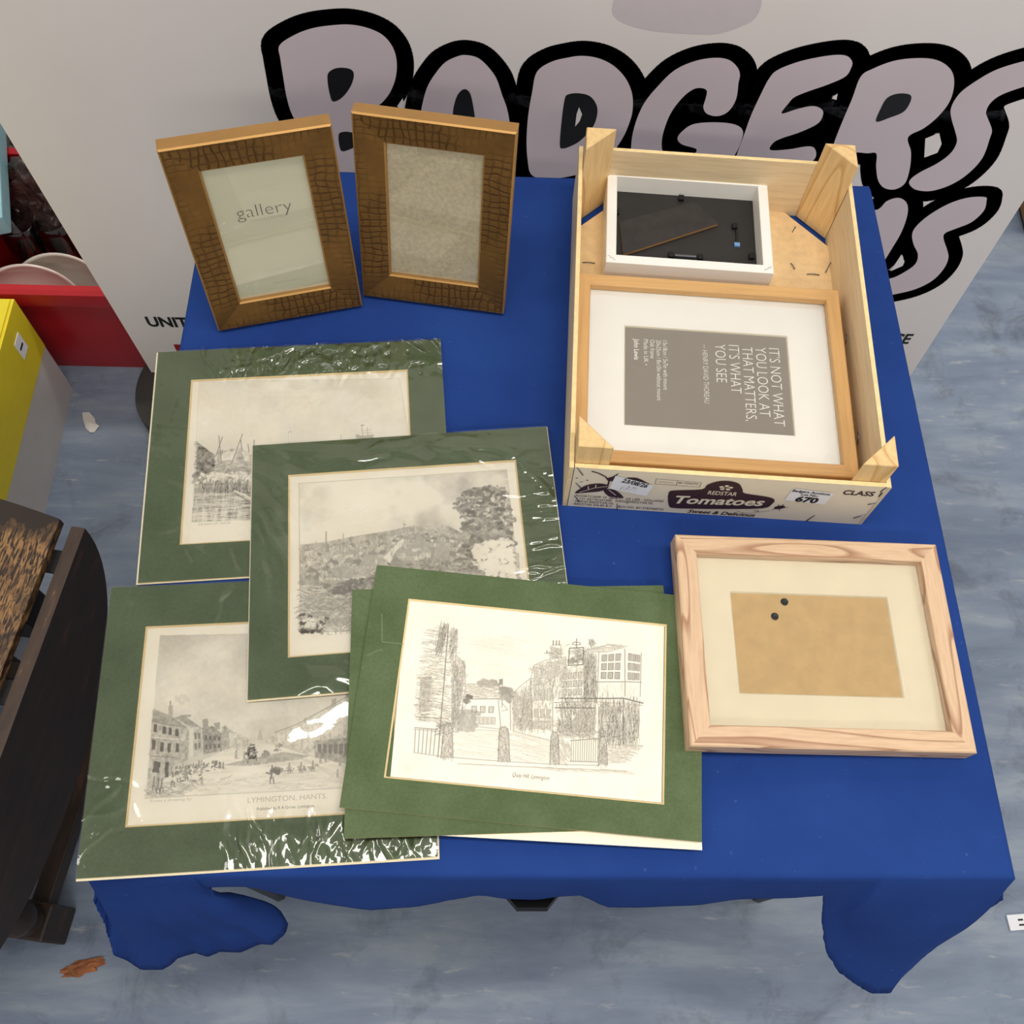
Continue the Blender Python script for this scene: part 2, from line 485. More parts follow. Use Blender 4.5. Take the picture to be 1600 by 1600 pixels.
# ------------------------------------------------------------------ picture-frame rails
def rail(name, L, prof, mat, parent, loc, rz):
    """mitred moulding along local x; profile points (inward, height); material index per profile edge optional"""
    bm = bmesh.new(); A = []; B = []
    for p in prof:
        A.append(bm.verts.new((-L / 2 + p[0], p[0], p[1]))); B.append(bm.verts.new((L / 2 - p[0], p[0], p[1])))
    n = len(prof)
    for i in range(n):
        f = bm.faces.new((A[i], B[i], B[(i + 1) % n], A[(i + 1) % n]))
        if len(prof[i]) > 2: f.material_index = prof[i][2]
    bm.faces.new(A); bm.faces.new(list(reversed(B)))
    return from_bm(name, bm, mat, parent, loc, (0, 0, rz))

def frame_rails(parent, w, h, prof, mat, name='frame_rail'):
    rail(name, w, prof, mat, parent, (0, -h / 2, 0), 0)
    rail(name, h, prof, mat, parent, (w / 2, 0, 0), R(90))
    rail(name, w, prof, mat, parent, (0, h / 2, 0), R(180))
    rail(name, h, prof, mat, parent, (-w / 2, 0, 0), R(270))

def window_mount(name, w, h, ww, wh, z0, z1, mats, parent, off=(0, 0), bevel=0.0015):
    """board with a bevel-cut window; mats = [face, bevel/core]"""
    bm = bmesh.new()
    def ring(hw, hh, z, o=(0, 0)):
        return [bm.verts.new((o[0] + sx * hw, o[1] + sy * hh, z)) for sx, sy in ((-1, -1), (1, -1), (1, 1), (-1, 1))]
    o0 = ring(w / 2, h / 2, z0); o1 = ring(w / 2, h / 2, z1)
    i1 = ring(ww / 2 + bevel, wh / 2 + bevel, z1, off); i0 = ring(ww / 2, wh / 2, z0, off)
    for k in range(4):
        j = (k + 1) % 4
        bm.faces.new((o1[k], o1[j], i1[j], i1[k]))
        bm.faces.new((i1[k], i1[j], i0[j], i0[k])).material_index = 1
        bm.faces.new((o0[k], o0[j], o1[j], o1[k])).material_index = 1
        bm.faces.new((i0[k], i0[j], o0[j], o0[k])).material_index = 1
    return from_bm(name, bm, mats, parent)

# ---- traced outlines (millimetres on the banner sheet) and tracing maps
LETTERS= {"B":[[-313,749],[-293,764],[-270,774],[-244,779],[-225,780],[-206,776],[-190,767],[-180,751],[-177,731],[-180,708],[-188,687],[-198,672],[-208,660],[-195,649],[-184,630],[-181,607],[-191,581],[-210,562],[-240,552],[-272,551],[-294,556],[-302,582],[-308,622],[-315,649],[-317,675],[-316,707],[-315,731]],"A":[[-165,565],[-158,620],[-150,666],[-142,696],[-131,717],[-119,733],[-104,742],[-94,744],[-81,741],[-70,731],[-58,713],[-50,688],[-43,666],[-38,636],[-36,600],[-35,566],[-45,550],[-67,552],[-79,569],[-82,590],[-103,589],[-119,588],[-124,563],[-139,547],[-159,550]],"D":[[-9,723],[7,738],[27,745],[44,748],[64,745],[83,735],[100,717],[111,694],[115,668],[113,645],[108,623],[97,596],[81,574],[53,558],[18,550],[-6,556],[-13,584],[-16,617],[-16,656],[-13,693]],"G":[[238,717],[237,728],[231,739],[218,749],[200,751],[177,745],[156,731],[140,707],[128,682],[122,653],[121,620],[127,582],[145,552],[176,540],[214,547],[244,566],[260,597],[264,626],[261,644],[247,653],[221,655],[196,651],[184,639],[180,627],[188,617],[209,609],[200,594],[182,591],[167,601],[161,617],[160,640],[164,668],[174,692],[185,705],[195,707],[202,703],[203,691],[203,678],[210,668],[224,665],[236,673],[241,692]],"E":[[265,577],[264,611],[265,635],[266,667],[270,702],[274,725],[281,737],[304,750],[335,759],[355,760],[366,752],[368,742],[365,730],[348,718],[327,707],[313,698],[308,688],[304,672],[322,680],[340,685],[353,680],[357,670],[354,657],[336,643],[317,633],[307,625],[306,612],[330,614],[354,620],[365,615],[369,598],[352,578],[319,559],[281,557]],"R":[[384,731],[395,743],[414,754],[436,759],[460,759],[479,752],[494,739],[504,719],[508,696],[503,673],[493,655],[479,640],[493,615],[503,586],[507,560],[498,548],[482,550],[468,564],[456,589],[448,611],[436,611],[421,612],[403,609],[389,611],[386,628],[385,662],[385,698]],"S":[[598,767],[571,760],[544,747],[527,730],[515,711],[514,689],[522,672],[537,650],[546,634],[546,615],[536,597],[520,581],[512,568],[514,558],[528,548],[550,547],[572,560],[586,581],[592,609],[586,642],[582,656],[568,674],[561,684],[560,698],[568,711],[590,724],[613,733],[615,752]],"N2":[[461,499],[488,508],[495,525],[509,532],[524,523],[534,502],[540,467],[540,431],[537,393],[521,380],[490,417]],"S2":[[635,530],[629,538],[606,536],[584,523],[566,500],[557,477],[558,459],[569,438],[584,417],[589,395],[579,375],[565,361],[539,354],[543,330],[570,319],[587,323],[613,336],[631,357],[637,384],[634,409],[624,428],[608,452],[605,464],[615,473],[633,488],[640,511]]}
COUNTERS= [["B",[[-261,712],[-253,719],[-243,721],[-233,719],[-230,712],[-234,698],[-243,683],[-253,673],[-261,671],[-263,684],[-263,700]]],["B",[[-260,616],[-254,622],[-244,622],[-236,617],[-240,600],[-250,592],[-260,591]]],["A",[[-114,621],[-112,649],[-110,668],[-105,686],[-97,695],[-90,690],[-86,672],[-83,646],[-82,622],[-98,616]]],["D",[[28,610],[27,650],[28,684],[32,692],[45,694],[59,690],[69,676],[71,659],[67,640],[54,619],[42,609],[33,605]]],["R",[[428,664],[426,684],[428,701],[439,708],[454,707],[459,698],[457,681],[443,671]]]]
FLECKS= [["D",[[45,642],[45,662],[47,673],[52,662],[50,651]]],["E",[[359,698],[364,706],[366,696]]],["R",[[502,639],[516,649],[527,631],[528,616],[514,607]]],["S2",[[557,378],[559,416],[570,401],[571,391]]],["B",[[-181,666],[-173,679],[-172,657]]]]
OVAL= [[71,810],[83,795],[117,785],[163,782],[196,783],[222,794],[236,806],[237,827],[225,847],[179,859],[112,853],[78,835]]
H_P1= [0.214974367, 0.002816912, -178.464556103, -0.013217361, -0.249209738, 161.888622277, -9.352e-06, 0.000110678, 1.0]
H_P2= [0.209608226, -0.011500013, -161.493313113, -0.016814084, -0.229681028, 161.724657983, -9.141e-06, 0.000108178, 1.0]
H_P3= [0.214843625, 0.009909457, -183.417637479, -0.011519977, -0.220080956, 139.373914931, -9.346e-06, 0.000110601, 1.0]
H_P5= [0.218994406, 0.016492205, -193.202794575, 0.020193077, -0.2230003, 116.720600977, -9.531e-06, 0.000112788, 1.0]

# ================================================================== SETTING
fl = box('floor', -3.2, 3.2, -2.6, 3.6, -0.02, 0.0, M['floor']); tag(fl, kind='structure')

# ------------------------------------------------------------------ banner stand behind the table
def make_banner():
    Y = 0.53
    root = empty('banner_stand', (0.02, Y, 0.0))
    tag(root, 'wide white banner with black outlined lilac lettering standing behind the blue table', 'banner')
    # sheet: slightly out of square, as it hangs
    bm = bmesh.new()
    z0, z1 = 0.055, 2.02
    xl = lambda z: -0.659 - 0.0500 * z - 0.02
    xr = lambda z: 0.707 - 0.0370 * z - 0.02
    quad = [(xl(z0), z0), (xr(z0), z0), (xr(z1), z1), (xl(z1), z1)]
    f = [bm.verts.new((x, -0.0012, z)) for x, z in quad]; b = [bm.verts.new((x, 0.0012, z)) for x, z in quad]
    bm.faces.new(f); bm.faces.new(list(reversed(b)))
    for i in range(4): bm.faces.new((f[i], b[i], b[(i + 1) % 4], f[(i + 1) % 4]))
    sheet = from_bm('banner_sheet', bm, M['banner'], root)
    # printed face: local xy = banner x, height
    def face(o, dy): o.rotation_euler = (R(90), 0, 0); o.location = (-0.02, -0.0012 - dy, 0)
    loop = lambda pts: smooth_loop([(x / 1000, y / 1000) for x, y in pts], 5)
    fills = {}
    for k, pts in LETTERS.items():
        lp = loop(pts)
        out = flat_poly('letter_outline', lp, M['black_print'], sheet, stroke=0.0205); face(out, 0.0003)
        o = flat_poly('letter_fill', lp, M['lilac_print'], sheet); face(o, 0.0006)
    for k, pts in COUNTERS:
        o = flat_poly('letter_counter', loop(pts), M['black_print'], sheet); face(o, 0.0009)
    for k, pts in FLECKS:
        o = flat_poly('letter_highlight', [(x / 1000, y / 1000) for x, y in pts], M['banner'], sheet); face(o, 0.0012)
    o = flat_poly('pale_oval', loop(OVAL), M['pale_lilac_print'], sheet); face(o, 0.0002)
    t = lettering('UNIT', 0.036, (0, 0), M['black_print'], sheet, bold=0.0012, width=0.068)
    t.rotation_euler = (R(90), 0, 0); t.location = (-0.646, -0.0018, 0.194)
    t = lettering('CE', 0.038, (0, 0), M['black_print'], sheet, bold=0.0012, width=0.034)
    t.rotation_euler = (R(90), 0, 0); t.location = (0.606, -0.0018, 0.192)
    o = flat_poly('red_stripe', [(-0.599, 0.10), (0.60, 0.10), (0.60, 0.143), (-0.599, 0.143)], M['red_print'], sheet); face(o, 0.0004)
    # rounded floor base
    pts = []
    for k in range(25):
        a = R(90) + math.pi * k / 24
        pts.append((-0.655 + 0.05 * math.cos(a), -0.03 + 0.085 * math.sin(a)))
    for k in range(25):
        a = R(270) + math.pi * k / 24
        pts.append((0.655 + 0.05 * math.cos(a), -0.03 + 0.085 * math.sin(a)))
    prism('base', pts, 0.0, 0.052, M['dark_plastic'], root)
    tube('pole', [(0, 0.03, 0.05), (0, 0.03, 2.02)], 0.011, M['dark_plastic'], root)
    box('top_bar', -0.76, 0.64, -0.006, 0.006, 2.015, 2.04, M['dark_plastic'], root, 0.003)
    return root
make_banner()

# ------------------------------------------------------------------ card table and cloth
def make_table():
    root = empty('folding_card_table', (0, 0, 0))
    tag(root, 'square folding card table hidden under the blue cloth', 'table')
    box('table_top', -0.38, 0.38, -0.38, 0.38, 0.668, 0.697, M['dark_card'], root, 0.004)
    for s in (-1, 1):
        for u in (-1, 1):
            tube('leg', [(s * 0.355, u * 0.34, 0.0), (s * 0.345, u * 0.345, 0.67)], 0.012, M['black_metal'], root)
    for s in (-1, 1):
        box('apron', -0.36, 0.36, s * 0.352 - 0.008, s * 0.352 + 0.008, 0.625, 0.668, M['dark_card'], root)
        box('apron', s * 0.362 - 0.008, s * 0.362 + 0.008, -0.344, 0.344, 0.625, 0.668, M['dark_card'], root)
    prism('latch', [(-0.032, -0.012), (0.032, -0.012), (0.014, 0.012), (-0.014, 0.012)], -0.003, 0.003, M['black_metal'], root, (-0.016, -0.392, 0.588), (R(150), 0, 0))
    box('latch_bracket', -0.026, -0.006, -0.392, -0.360, 0.590, 0.632, M['black_metal'], root)
make_table()

def make_cloth():
    hw = 0.386
    zt = 0.70
    # hem control points going round: (edge parameter, hem x, y, z); edge parameter counts sides: 0..1 front (left->right), 1..2 right, 2..3 back, 3..4 left
    def edge(s):
        s = s % 4; k = int(s); t = s - k
        a = [(-hw, -hw), (hw, -hw), (hw, hw), (-hw, hw)]
        p = a[k]; q = a[(k + 1) % 4]
        return (p[0] + (q[0] - p[0]) * t, p[1] + (q[1] - p[1]) * t)
    ctl = []
    # left front corner ear (the end of the left side and the start of the front)
    ear = [(3.78, -0.404, -0.21, .600), (3.86, -0.418, -0.33, .58), (3.90, -0.424, -0.394, .56), (3.93, -0.429, -0.412, .50), (3.95, -0.437, -0.423, .46), (3.965, -0.443, -0.436, .42),
           (3.98, -0.438, -0.441, .385), (3.99, -0.428, -0.449, .37), (4.0, -0.405, -0.449, .37), (4.01, -0.396, -0.445, .375), (4.02, -0.386, -0.438, .385),
           (4.03, -0.366, -0.433, .395), (4.04, -0.352, -0.437, .395), (4.05, -0.338, -0.432, .40), (4.06, -0.316, -0.433, .405), (4.07, -0.294, -0.425, .415),
           (4.08, -0.28, -0.426, .42), (4.09, -0.266, -0.416, .43), (4.095, -0.262, -0.406, .44), (4.10, -0.267, -0.394, .47), (4.105, -0.275, -0.389, .50), (4.11, -0.288, -0.389, .55),
           (4.115, -0.297, -0.391, .61), (4.12, -0.298, -0.389, .645)]
    ctl += [(s - 4, x, y, z) for s, x, y, z in ear]
    for x, y in [(-.281, -.388), (-.262, -.388), (-.231, -.394), (-.208, -.398), (-.164, -.404), (-.121, -.401), (-.072, -.392), (-.061, -.391), (-.043, -.394), (-.011, -.395), (.006, -.392), (.03, -.391), (.05, -.401), (.082, -.401), (.135, -.399), (.171, -.394), (.225, -.3925)]:
        ctl.append(((x + hw) / (2 * hw), x, y, 0.60 if abs(x) < .25 else 0.64))
    for i, (x, y, z) in enumerate([(.242, -.393, .63), (.261, -.41, .56), (.288, -.435, .48), (.312, -.452, .44), (.334, -.463, .42), (.358, -.472, .40), (.378, -.472, .40), (.384, -.458, .42), (.397, -.435, .47), (.415, -.409, .54), (.421, -.393, .60)]):
        ctl.append((0.83 + 0.023 * i, x, y, z))
    ctl += [(1.12, .415, -.31, .60), (1.2, .402, -.23, .60), (1.4, .398, -.07, .60), (1.7, .400, .15, .59), (1.92, .402, .32, .58), (2.0, .43, .43, .44), (2.08, .32, .402, .57),
            (2.3, .15, .398, .60), (2.6, -.08, .400, .60), (2.9, -.31, .402, .58), (3.0, -.42, .42, .45), (3.08, -.402, .32, .57), (3.3, -.398, .15, .60), (3.6, -.400, -.07, .60)]
    ctl.sort()
    S = np.array([c[0] for c in ctl]); C = np.array([c[1:] for c in ctl])
    # wrap
    S = np.concatenate([[ctl[-1][0] - 4], S, [ctl[0][0] + 4]]); C = np.vstack([C[-1], C, C[0]])
    # perimeter samples: dense where the hem bends
    smp = sorted(set(np.round(np.concatenate([np.linspace(-0.22, 3.78, 360, endpoint=False), np.linspace(-0.11, 0.125, 110), np.linspace(0.8, 1.12, 90)]), 5)))
    rows = 14
    bm = bmesh.new()
    N = len(smp)
    ring_prev = None; rings = []
    rngn = np.random.RandomState(3)
    frayz = rngn.normal(0, 0.0012, N)
    for j in range(rows + 4):
        ring = []
        for i, s in enumerate(smp):
            ex, ey = edge(s)
            hx, hy, hz = (np.interp(s, S, C[:, k]) for k in range(3))
            # outward direction of this edge point
            k = int((s % 4)); t = (s % 4) - k
            nrm = [(0, -1), (1, 0), (0, 1), (-1, 0)][k]
            # round the corner normals
            d = min(t, 1 - t) * 2 * hw
            if d < 0.02:
                k2 = (k - 1) % 4 if t < .5 else (k + 1) % 4
                n2 = [(0, -1), (1, 0), (0, 1), (-1, 0)][k2]; w = 0.5 * (1 - d / 0.02)
                nrm = (nrm[0] * (1 - w) + n2[0] * w, nrm[1] * (1 - w) + n2[1] * w)
                ln = math.hypot(*nrm); nrm = (nrm[0] / ln, nrm[1] / ln)
            r = 0.007
            if j < 4:      # rounded edge of the top
                a = (j / 4) * math.pi / 2
                p = (ex - nrm[0] * r * (1 - math.sin(a)), ey - nrm[1] * r * (1 - math.sin(a)), zt - r * (1 - math.cos(a)))
            else:
                u = (j - 3) / rows
                x0, y0, z0 = ex, ey, zt - r
                bulge = 0.008 * math.sin(math.pi * min(1, u * 1.4)) if hz < 0.56 else 0.0025 * math.sin(math.pi * u)
                e = u ** 1.15
                p = (x0 + (hx - x0) * e + nrm[0] * bulge, y0 + (hy - y0) * e + nrm[1] * bulge, z0 + (hz - z0) * u + (frayz[i] if j == rows + 3 else 0))
            ring.append(bm.verts.new(p))
        rings.append(ring)
    for a, b in zip(rings, rings[1:]):
        for i in range(N):
            bm.faces.new((a[i], b[i], b[(i + 1) % N], a[(i + 1) % N]))
    bm.faces.new(rings[0])
    o = from_bm('tablecloth', bm, M['cloth'], smooth=True)
    md = o.modifiers.new('thickness', 'SOLIDIFY'); md.thickness = 0.0012; md.offset = -1
    tag(o, 'plain blue cloth draped over the square table with drooping corners', 'tablecloth')
make_cloth()

# ------------------------------------------------------------------ drop-leaf table at the left
def make_dropleaf():
    ang = math.atan2(-0.990, -0.1414)             # leaf direction, away end -> near end
    root = empty('drop_leaf_table', (-0.529, 0.016, 0.0), (0, 0, ang + R(90)))
    tag(root, 'small dark oak drop-leaf table with worn top at the left of the blue table', 'table')
    # local frame: -y runs along the leaf towards the viewer, -x away from the card table
    Lf, D, T = 0.53, 0.207, 0.016
    # top board with gently bowed ends
    pts = []
    n = 12
    for k in range(n + 1):                         # near end
        t = k / n; pts.append((-0.330 + 0.304 * t, -Lf - 0.010 - 0.022 * math.sin(math.pi * t)))
    for k in range(n + 1):
        t = k / n; pts.append((-0.026 - 0.304 * t, 0.002 + 0.020 * math.sin(math.pi * t)))
    bm = bmesh.new(); bm_prism(bm, pts, 0.4995, 0.512)
    from_bm('top', bm, M['worn_oak'], root)
    # hanging leaves: half ellipses
    for x0 in (-T, -0.356):
        bm = bmesh.new()
        prof = [(0.0, 0.5)] + [(-Lf * 0.5 + Lf * 0.5 * math.cos(math.pi * k / 40), 0.5 - D * math.sin(math.pi * k / 40) ** 0.9) for k in range(1, 40)] + [(-Lf, 0.5)]
        a = [bm.verts.new((x0, y, z)) for y, z in prof]; b = [bm.verts.new((x0 + T, y, z)) for y, z in prof]
        m = len(prof)
        bm.faces.new(a); bm.faces.new(list(reversed(b)))
        for i in range(m):
            f = bm.faces.new((a[i], a[(i + 1) % m], b[(i + 1) % m], b[i]))
            f.material_index = 1
        from_bm('leaf', bm, [M['dark_oak'], M['dark_oak_edge']], root)
    for y in (-0.045, -0.20, -0.45):
        box('hinge', -0.030, -0.012, y - 0.014, y + 0.014, 0.494, 0.499, M['black_metal'], root, 0.001)
    # underframe
    lx0, lx1, ly0, ly1 = -0.275, -0.085, -0.08, -0.415
    legprof = [(0.0, 0.085), (0.018, 0.085), (0.021, 0.095), (0.015, 0.105), (0.024, 0.125), (0.025, 0.145), (0.016, 0.165), (0.014, 0.175), (0.021, 0.19), (0.023, 0.21), (0.016, 0.25), (0.013, 0.30), (0.018, 0.345), (0.022, 0.36), (0.0, 0.362)]
    for x in (lx0, lx1):
        for y in (ly0, ly1):
            lg = box('leg', x - 0.022, x + 0.022, y - 0.022, y + 0.022, 0.36, 0.47, M['dark_oak'], root, 0.002)
            lathe('turning', legprof, M['dark_oak'], lg, (x, y, 0), seg=24)
            box('foot_block', x - 0.025, x + 0.025, y - 0.025, y + 0.025, 0.0, 0.088, M['dark_oak'], lg, 0.004)
    for x in (lx0, lx1):
        box('stretcher', x - 0.013, x + 0.013, ly1 + 0.02, ly0 - 0.02, 0.045, 0.075, M['dark_oak'], root, 0.002)
    for y in (ly0, ly1):
        box('stretcher', lx0 + 0.02, lx1 - 0.02, y - 0.013, y + 0.013, 0.045, 0.075, M['dark_oak'], root, 0.002)
        box('apron', lx0 + 0.02, lx1 - 0.02, y - 0.010, y + 0.010, 0.42, 0.499, M['dark_oak'], root)
    for x in (lx0, lx1):
        box('apron', x - 0.010, x + 0.010, ly1 - 0.02, ly0 + 0.02, 0.42, 0.499, M['dark_oak'], root)
make_dropleaf()

# ------------------------------------------------------------------ things on the floor behind, left
def make_left_pile():
    # yellow and grey carton
    root = empty('carton', (-0.819, 0.30, 0.0)); tag(root, 'yellow topped grey cardboard carton standing on the floor behind the dark table', 'box')
    box('grey_lower', -0.36, 0.0, -0.30, 0.225, 0.0, 0.135, M['grey_card_box'], root)
    box('yellow_upper', -0.3605, 0.0005, -0.3005, 0.2255, 0.135, 0.262, M['yellow_card'], root)
    box('lid_flap', -0.35, -0.004, -0.02, 0.222, 0.262, 0.2655, M['yellow_card'], root, rot=(0, 0, 0))
    st = box('sticker', 0.0006, 0.0014, 0.160, 0.186, 0.188, 0.228, M['sticker'], root)
    box('sticker_mark', 0.0014, 0.0016, 0.165, 0.180, 0.205, 0.210, M['text_black'], st)
    # red plastic tub
    root = empty('plastic_tub', (-0.77, 0.70, 0.0)); tag(root, 'red plastic tub holding crockery beside the banner edge', 'tub')
    bm = bmesh.new()
    def ring(hx, hy, z, rad=0.03, n=6):
        out = []
        for cx, cy, a0 in ((hx - rad, hy - rad, 0), (-hx + rad, hy - rad, 90), (-hx + rad, -hy + rad, 180), (hx - rad, -hy + rad, 270)):
            for k in range(n + 1):
                a = R(a0 + 90 * k / n); out.append(bm.verts.new((cx + rad * math.cos(a), cy + rad * math.sin(a), z)))
        return out
    rs = [ring(0.183, 0.118, 0.012), ring(0.183, 0.118, 0.004), ring(0.188, 0.124, 0.0), ring(0.205, 0.144, 0.222), ring(0.217, 0.157, 0.222), ring(0.219, 0.159, 0.232), ring(0.219, 0.159, 0.254), ring(0.213, 0.153, 0.259), ring(0.201, 0.141, 0.257), ring(0.184, 0.120, 0.012)]
    for a, b in zip(rs[1:], rs[2:]):
        n = len(a)
        for i in range(n): bm.faces.new((a[i], a[(i + 1) % n], b[(i + 1) % n], b[i]))
    bm.faces.new(rs[1]); bm.faces.new(rs[-1])
    for v in rs[0]: bm.verts.remove(v)
    from_bm('tub_body', bm, M['red_plastic'], root, smooth=True).modifiers.new('e', 'EDGE_SPLIT')
    # bowls standing in the tub
    def bowl(r, h, t=0.005):
        return [(0, 0), (r * .45, 0), (r * .5, 0.006), (r * .8, h * .45), (r * .97, h * .95), (r, h), (r - t, h + .001), (r - t * 1.6, h * .93), (r * .78 - t, h * .47), (r * .45, 0.012), (0, 0.011)]
    o = lathe('bowl', bowl(0.100, 0.060), M['crockery'], None, (-0.812, 0.682, 0.071), (R(58), 0, R(-2)), 56); tag(o, 'grey-white bowl propped on edge in the red tub', 'bowl')
    o = lathe('serving_dish', bowl(0.088, 0.024), M['crockery2'], None, (-0.868, 0.650, 0.104), (R(74), 0, R(8)), 56); tag(o, 'white dish with thick pale rim in the red tub, in front of the grey bowl', 'dish')
    # dark carton of wrapped glass behind
    root = empty('dark_box', (-0.86, 1.02, 0.0)); tag(root, 'dark brown open carton behind the red tub', 'box')
    box('box_base', -0.24, 0.24, -0.15, 0.28, 0.0, 0.006, M['dark_card'], root)
    for y in (-0.15, 0.275): box('box_side', -0.24, 0.24, y, y + 0.005, 0.006, 0.16, M['dark_card'], root)
    for x in (-0.24, 0.235): box('box_side', x, x + 0.005, -0.145, 0.275, 0.006, 0.16, M['dark_card'], root)
    bm = bmesh.new(); bmesh.ops.create_icosphere(bm, subdivisions=5, radius=1.0)
    for v in bm.verts:
        p = v.co.copy()
        k = 1 + 0.20 * mnoise.noise(p * 2.6) + 0.10 * mnoise.noise(p * 6.3) + 0.045 * mnoise.noise(p * 13)
        v.co = Vector((p.x * 0.125 * k, p.y * 0.040 * k, p.z * 0.125 * k))
    o = from_bm('wrapped_bundle', bm, M['wrap'], None, (-0.810, 0.803, 0.160)); tag(o, 'dark bundle in crinkled clear plastic at the back of the red tub', 'bundle')
    k2 = o.copy(); k2.data = o.data; COL.objects.link(k2); k2.location = (-0.87, 1.05, 0.12); k2.rotation_euler = (0, 0, R(75)); k2.scale = (1.25, 2.9, 0.9); tag(k2, 'dark bundle in crinkled clear plastic inside the brown carton', 'bundle')
    gl = [(0, 0), (0.026, 0), (0.028, 0.004), (0.034, 0.10), (0.032, 0.1005), (0.026, 0.010), (0, 0.009)]
    first = None
    spots = [(-0.905, 0.752, 0.080, 2, -4), (-0.832, 0.756, 0.086, -3, -4), (-0.758, 0.752, 0.080, 3, -4), (-0.684, 0.752, 0.080, 2, -4)]
    where = ['leftmost, beside the white dish', 'second from left, behind the grey bowl', 'third from left, beside the banner edge', 'hidden furthest behind the banner']
    for i, (x, y, z, a, b) in enumerate(spots):
        if first is None:
            first = lathe('glass_tumbler', gl, M['tumbler'], None, seg=28); o = first
        else:
            o = first.copy(); COL.objects.link(o)
        o.location = (x, y, z); o.rotation_euler = (R(b), R(a), 0)
        tag(o, 'clear glass tumbler in the red tub, ' + where[i], 'glass', 'glass tumblers in the red tub')
    root = box('pale_blue_box', -0.20, 0.0, 0.0, 0.26, 0.0, 0.038, M['blue_card'], None, 0.003, (-0.851, 0.660, 0.262), (0, 0, R(14.6)))
    tag(root, 'flat pale blue box at the far left, resting across the red tub', 'box')
make_left_pile()

def make_scraps():
    pts = [(-.793, .475), (-.780, .475), (-.768, .462), (-.765, .453), (-.757, .446), (-.764, .434), (-.770, .432), (-.780, .441), (-.789, .461)][::-1]
    cx, cy = -0.776, 0.453
    bm = bmesh.new(); c = bm.verts.new((0, 0, 0.004))
    ring = [bm.verts.new((x - cx, y - cy, 0.0008 + 0.003 * random.random())) for x, y in pts]
    for i in range(len(ring)): bm.faces.new((c, ring[i], ring[(i + 1) % len(ring)]))
    o = from_bm('paper_scrap', bm, M['scrap'], None, (cx, cy, 0.0003)); tag(o, 'torn white paper scrap lying on the blue floor', 'paper')
    o.modifiers.new('t', 'SOLIDIFY').thickness = 0.0006
    bm = bmesh.new(); bmesh.ops.create_icosphere(bm, subdivisions=4, radius=1.0)
    for v in bm.verts:
        p = v.co.copy(); k = 1 + 0.5 * mnoise.noise(p * 2.3) + 0.25 * mnoise.noise(p * 6)
        v.co = Vector((p.x * 0.026 * k, p.y * 0.009 * k, max(-0.001, p.z * 0.004 * k)))
    o = from_bm('dry_leaf', bm, M['leaf'], None, (-0.621, -0.440, 0.001), (0, 0, R(16))); tag(o, 'crumpled brown dry leaf on the floor in front of the tables', 'leaf')
    root = empty('paper_tag', (0.753, -0.377, 0.0), (0, 0, R(4))); tag(root, 'white paper tag with small print on the floor at the right', 'tag')
    box('card', -0.027, 0.030, -0.011, 0.011, 0.0004, 0.004, M['sticker'], root, 0.001)
    for k, (x0, x1, y) in enumerate(((-0.012, -0.004, 0.003), (-0.012, 0.002, -0.004))):
        box('print_line', x0, x1, y - 0.0013, y + 0.0013, 0.004, 0.0042, M['text_black'], root)
    root = empty('wooden_box', (1.05, 0.945, 0.0), (0, 0, R(-2))); tag(root, 'brown wooden box corner on the floor at the right edge', 'box')
    box('box_body', 0.0, 0.40, 0.0, 0.35, 0.018, 0.20, M['brown_wood'], root, 0.004)
    box('plinth', 0.01, 0.39, 0.01, 0.34, 0.0, 0.018, M['dark_card'], root)
make_scraps()
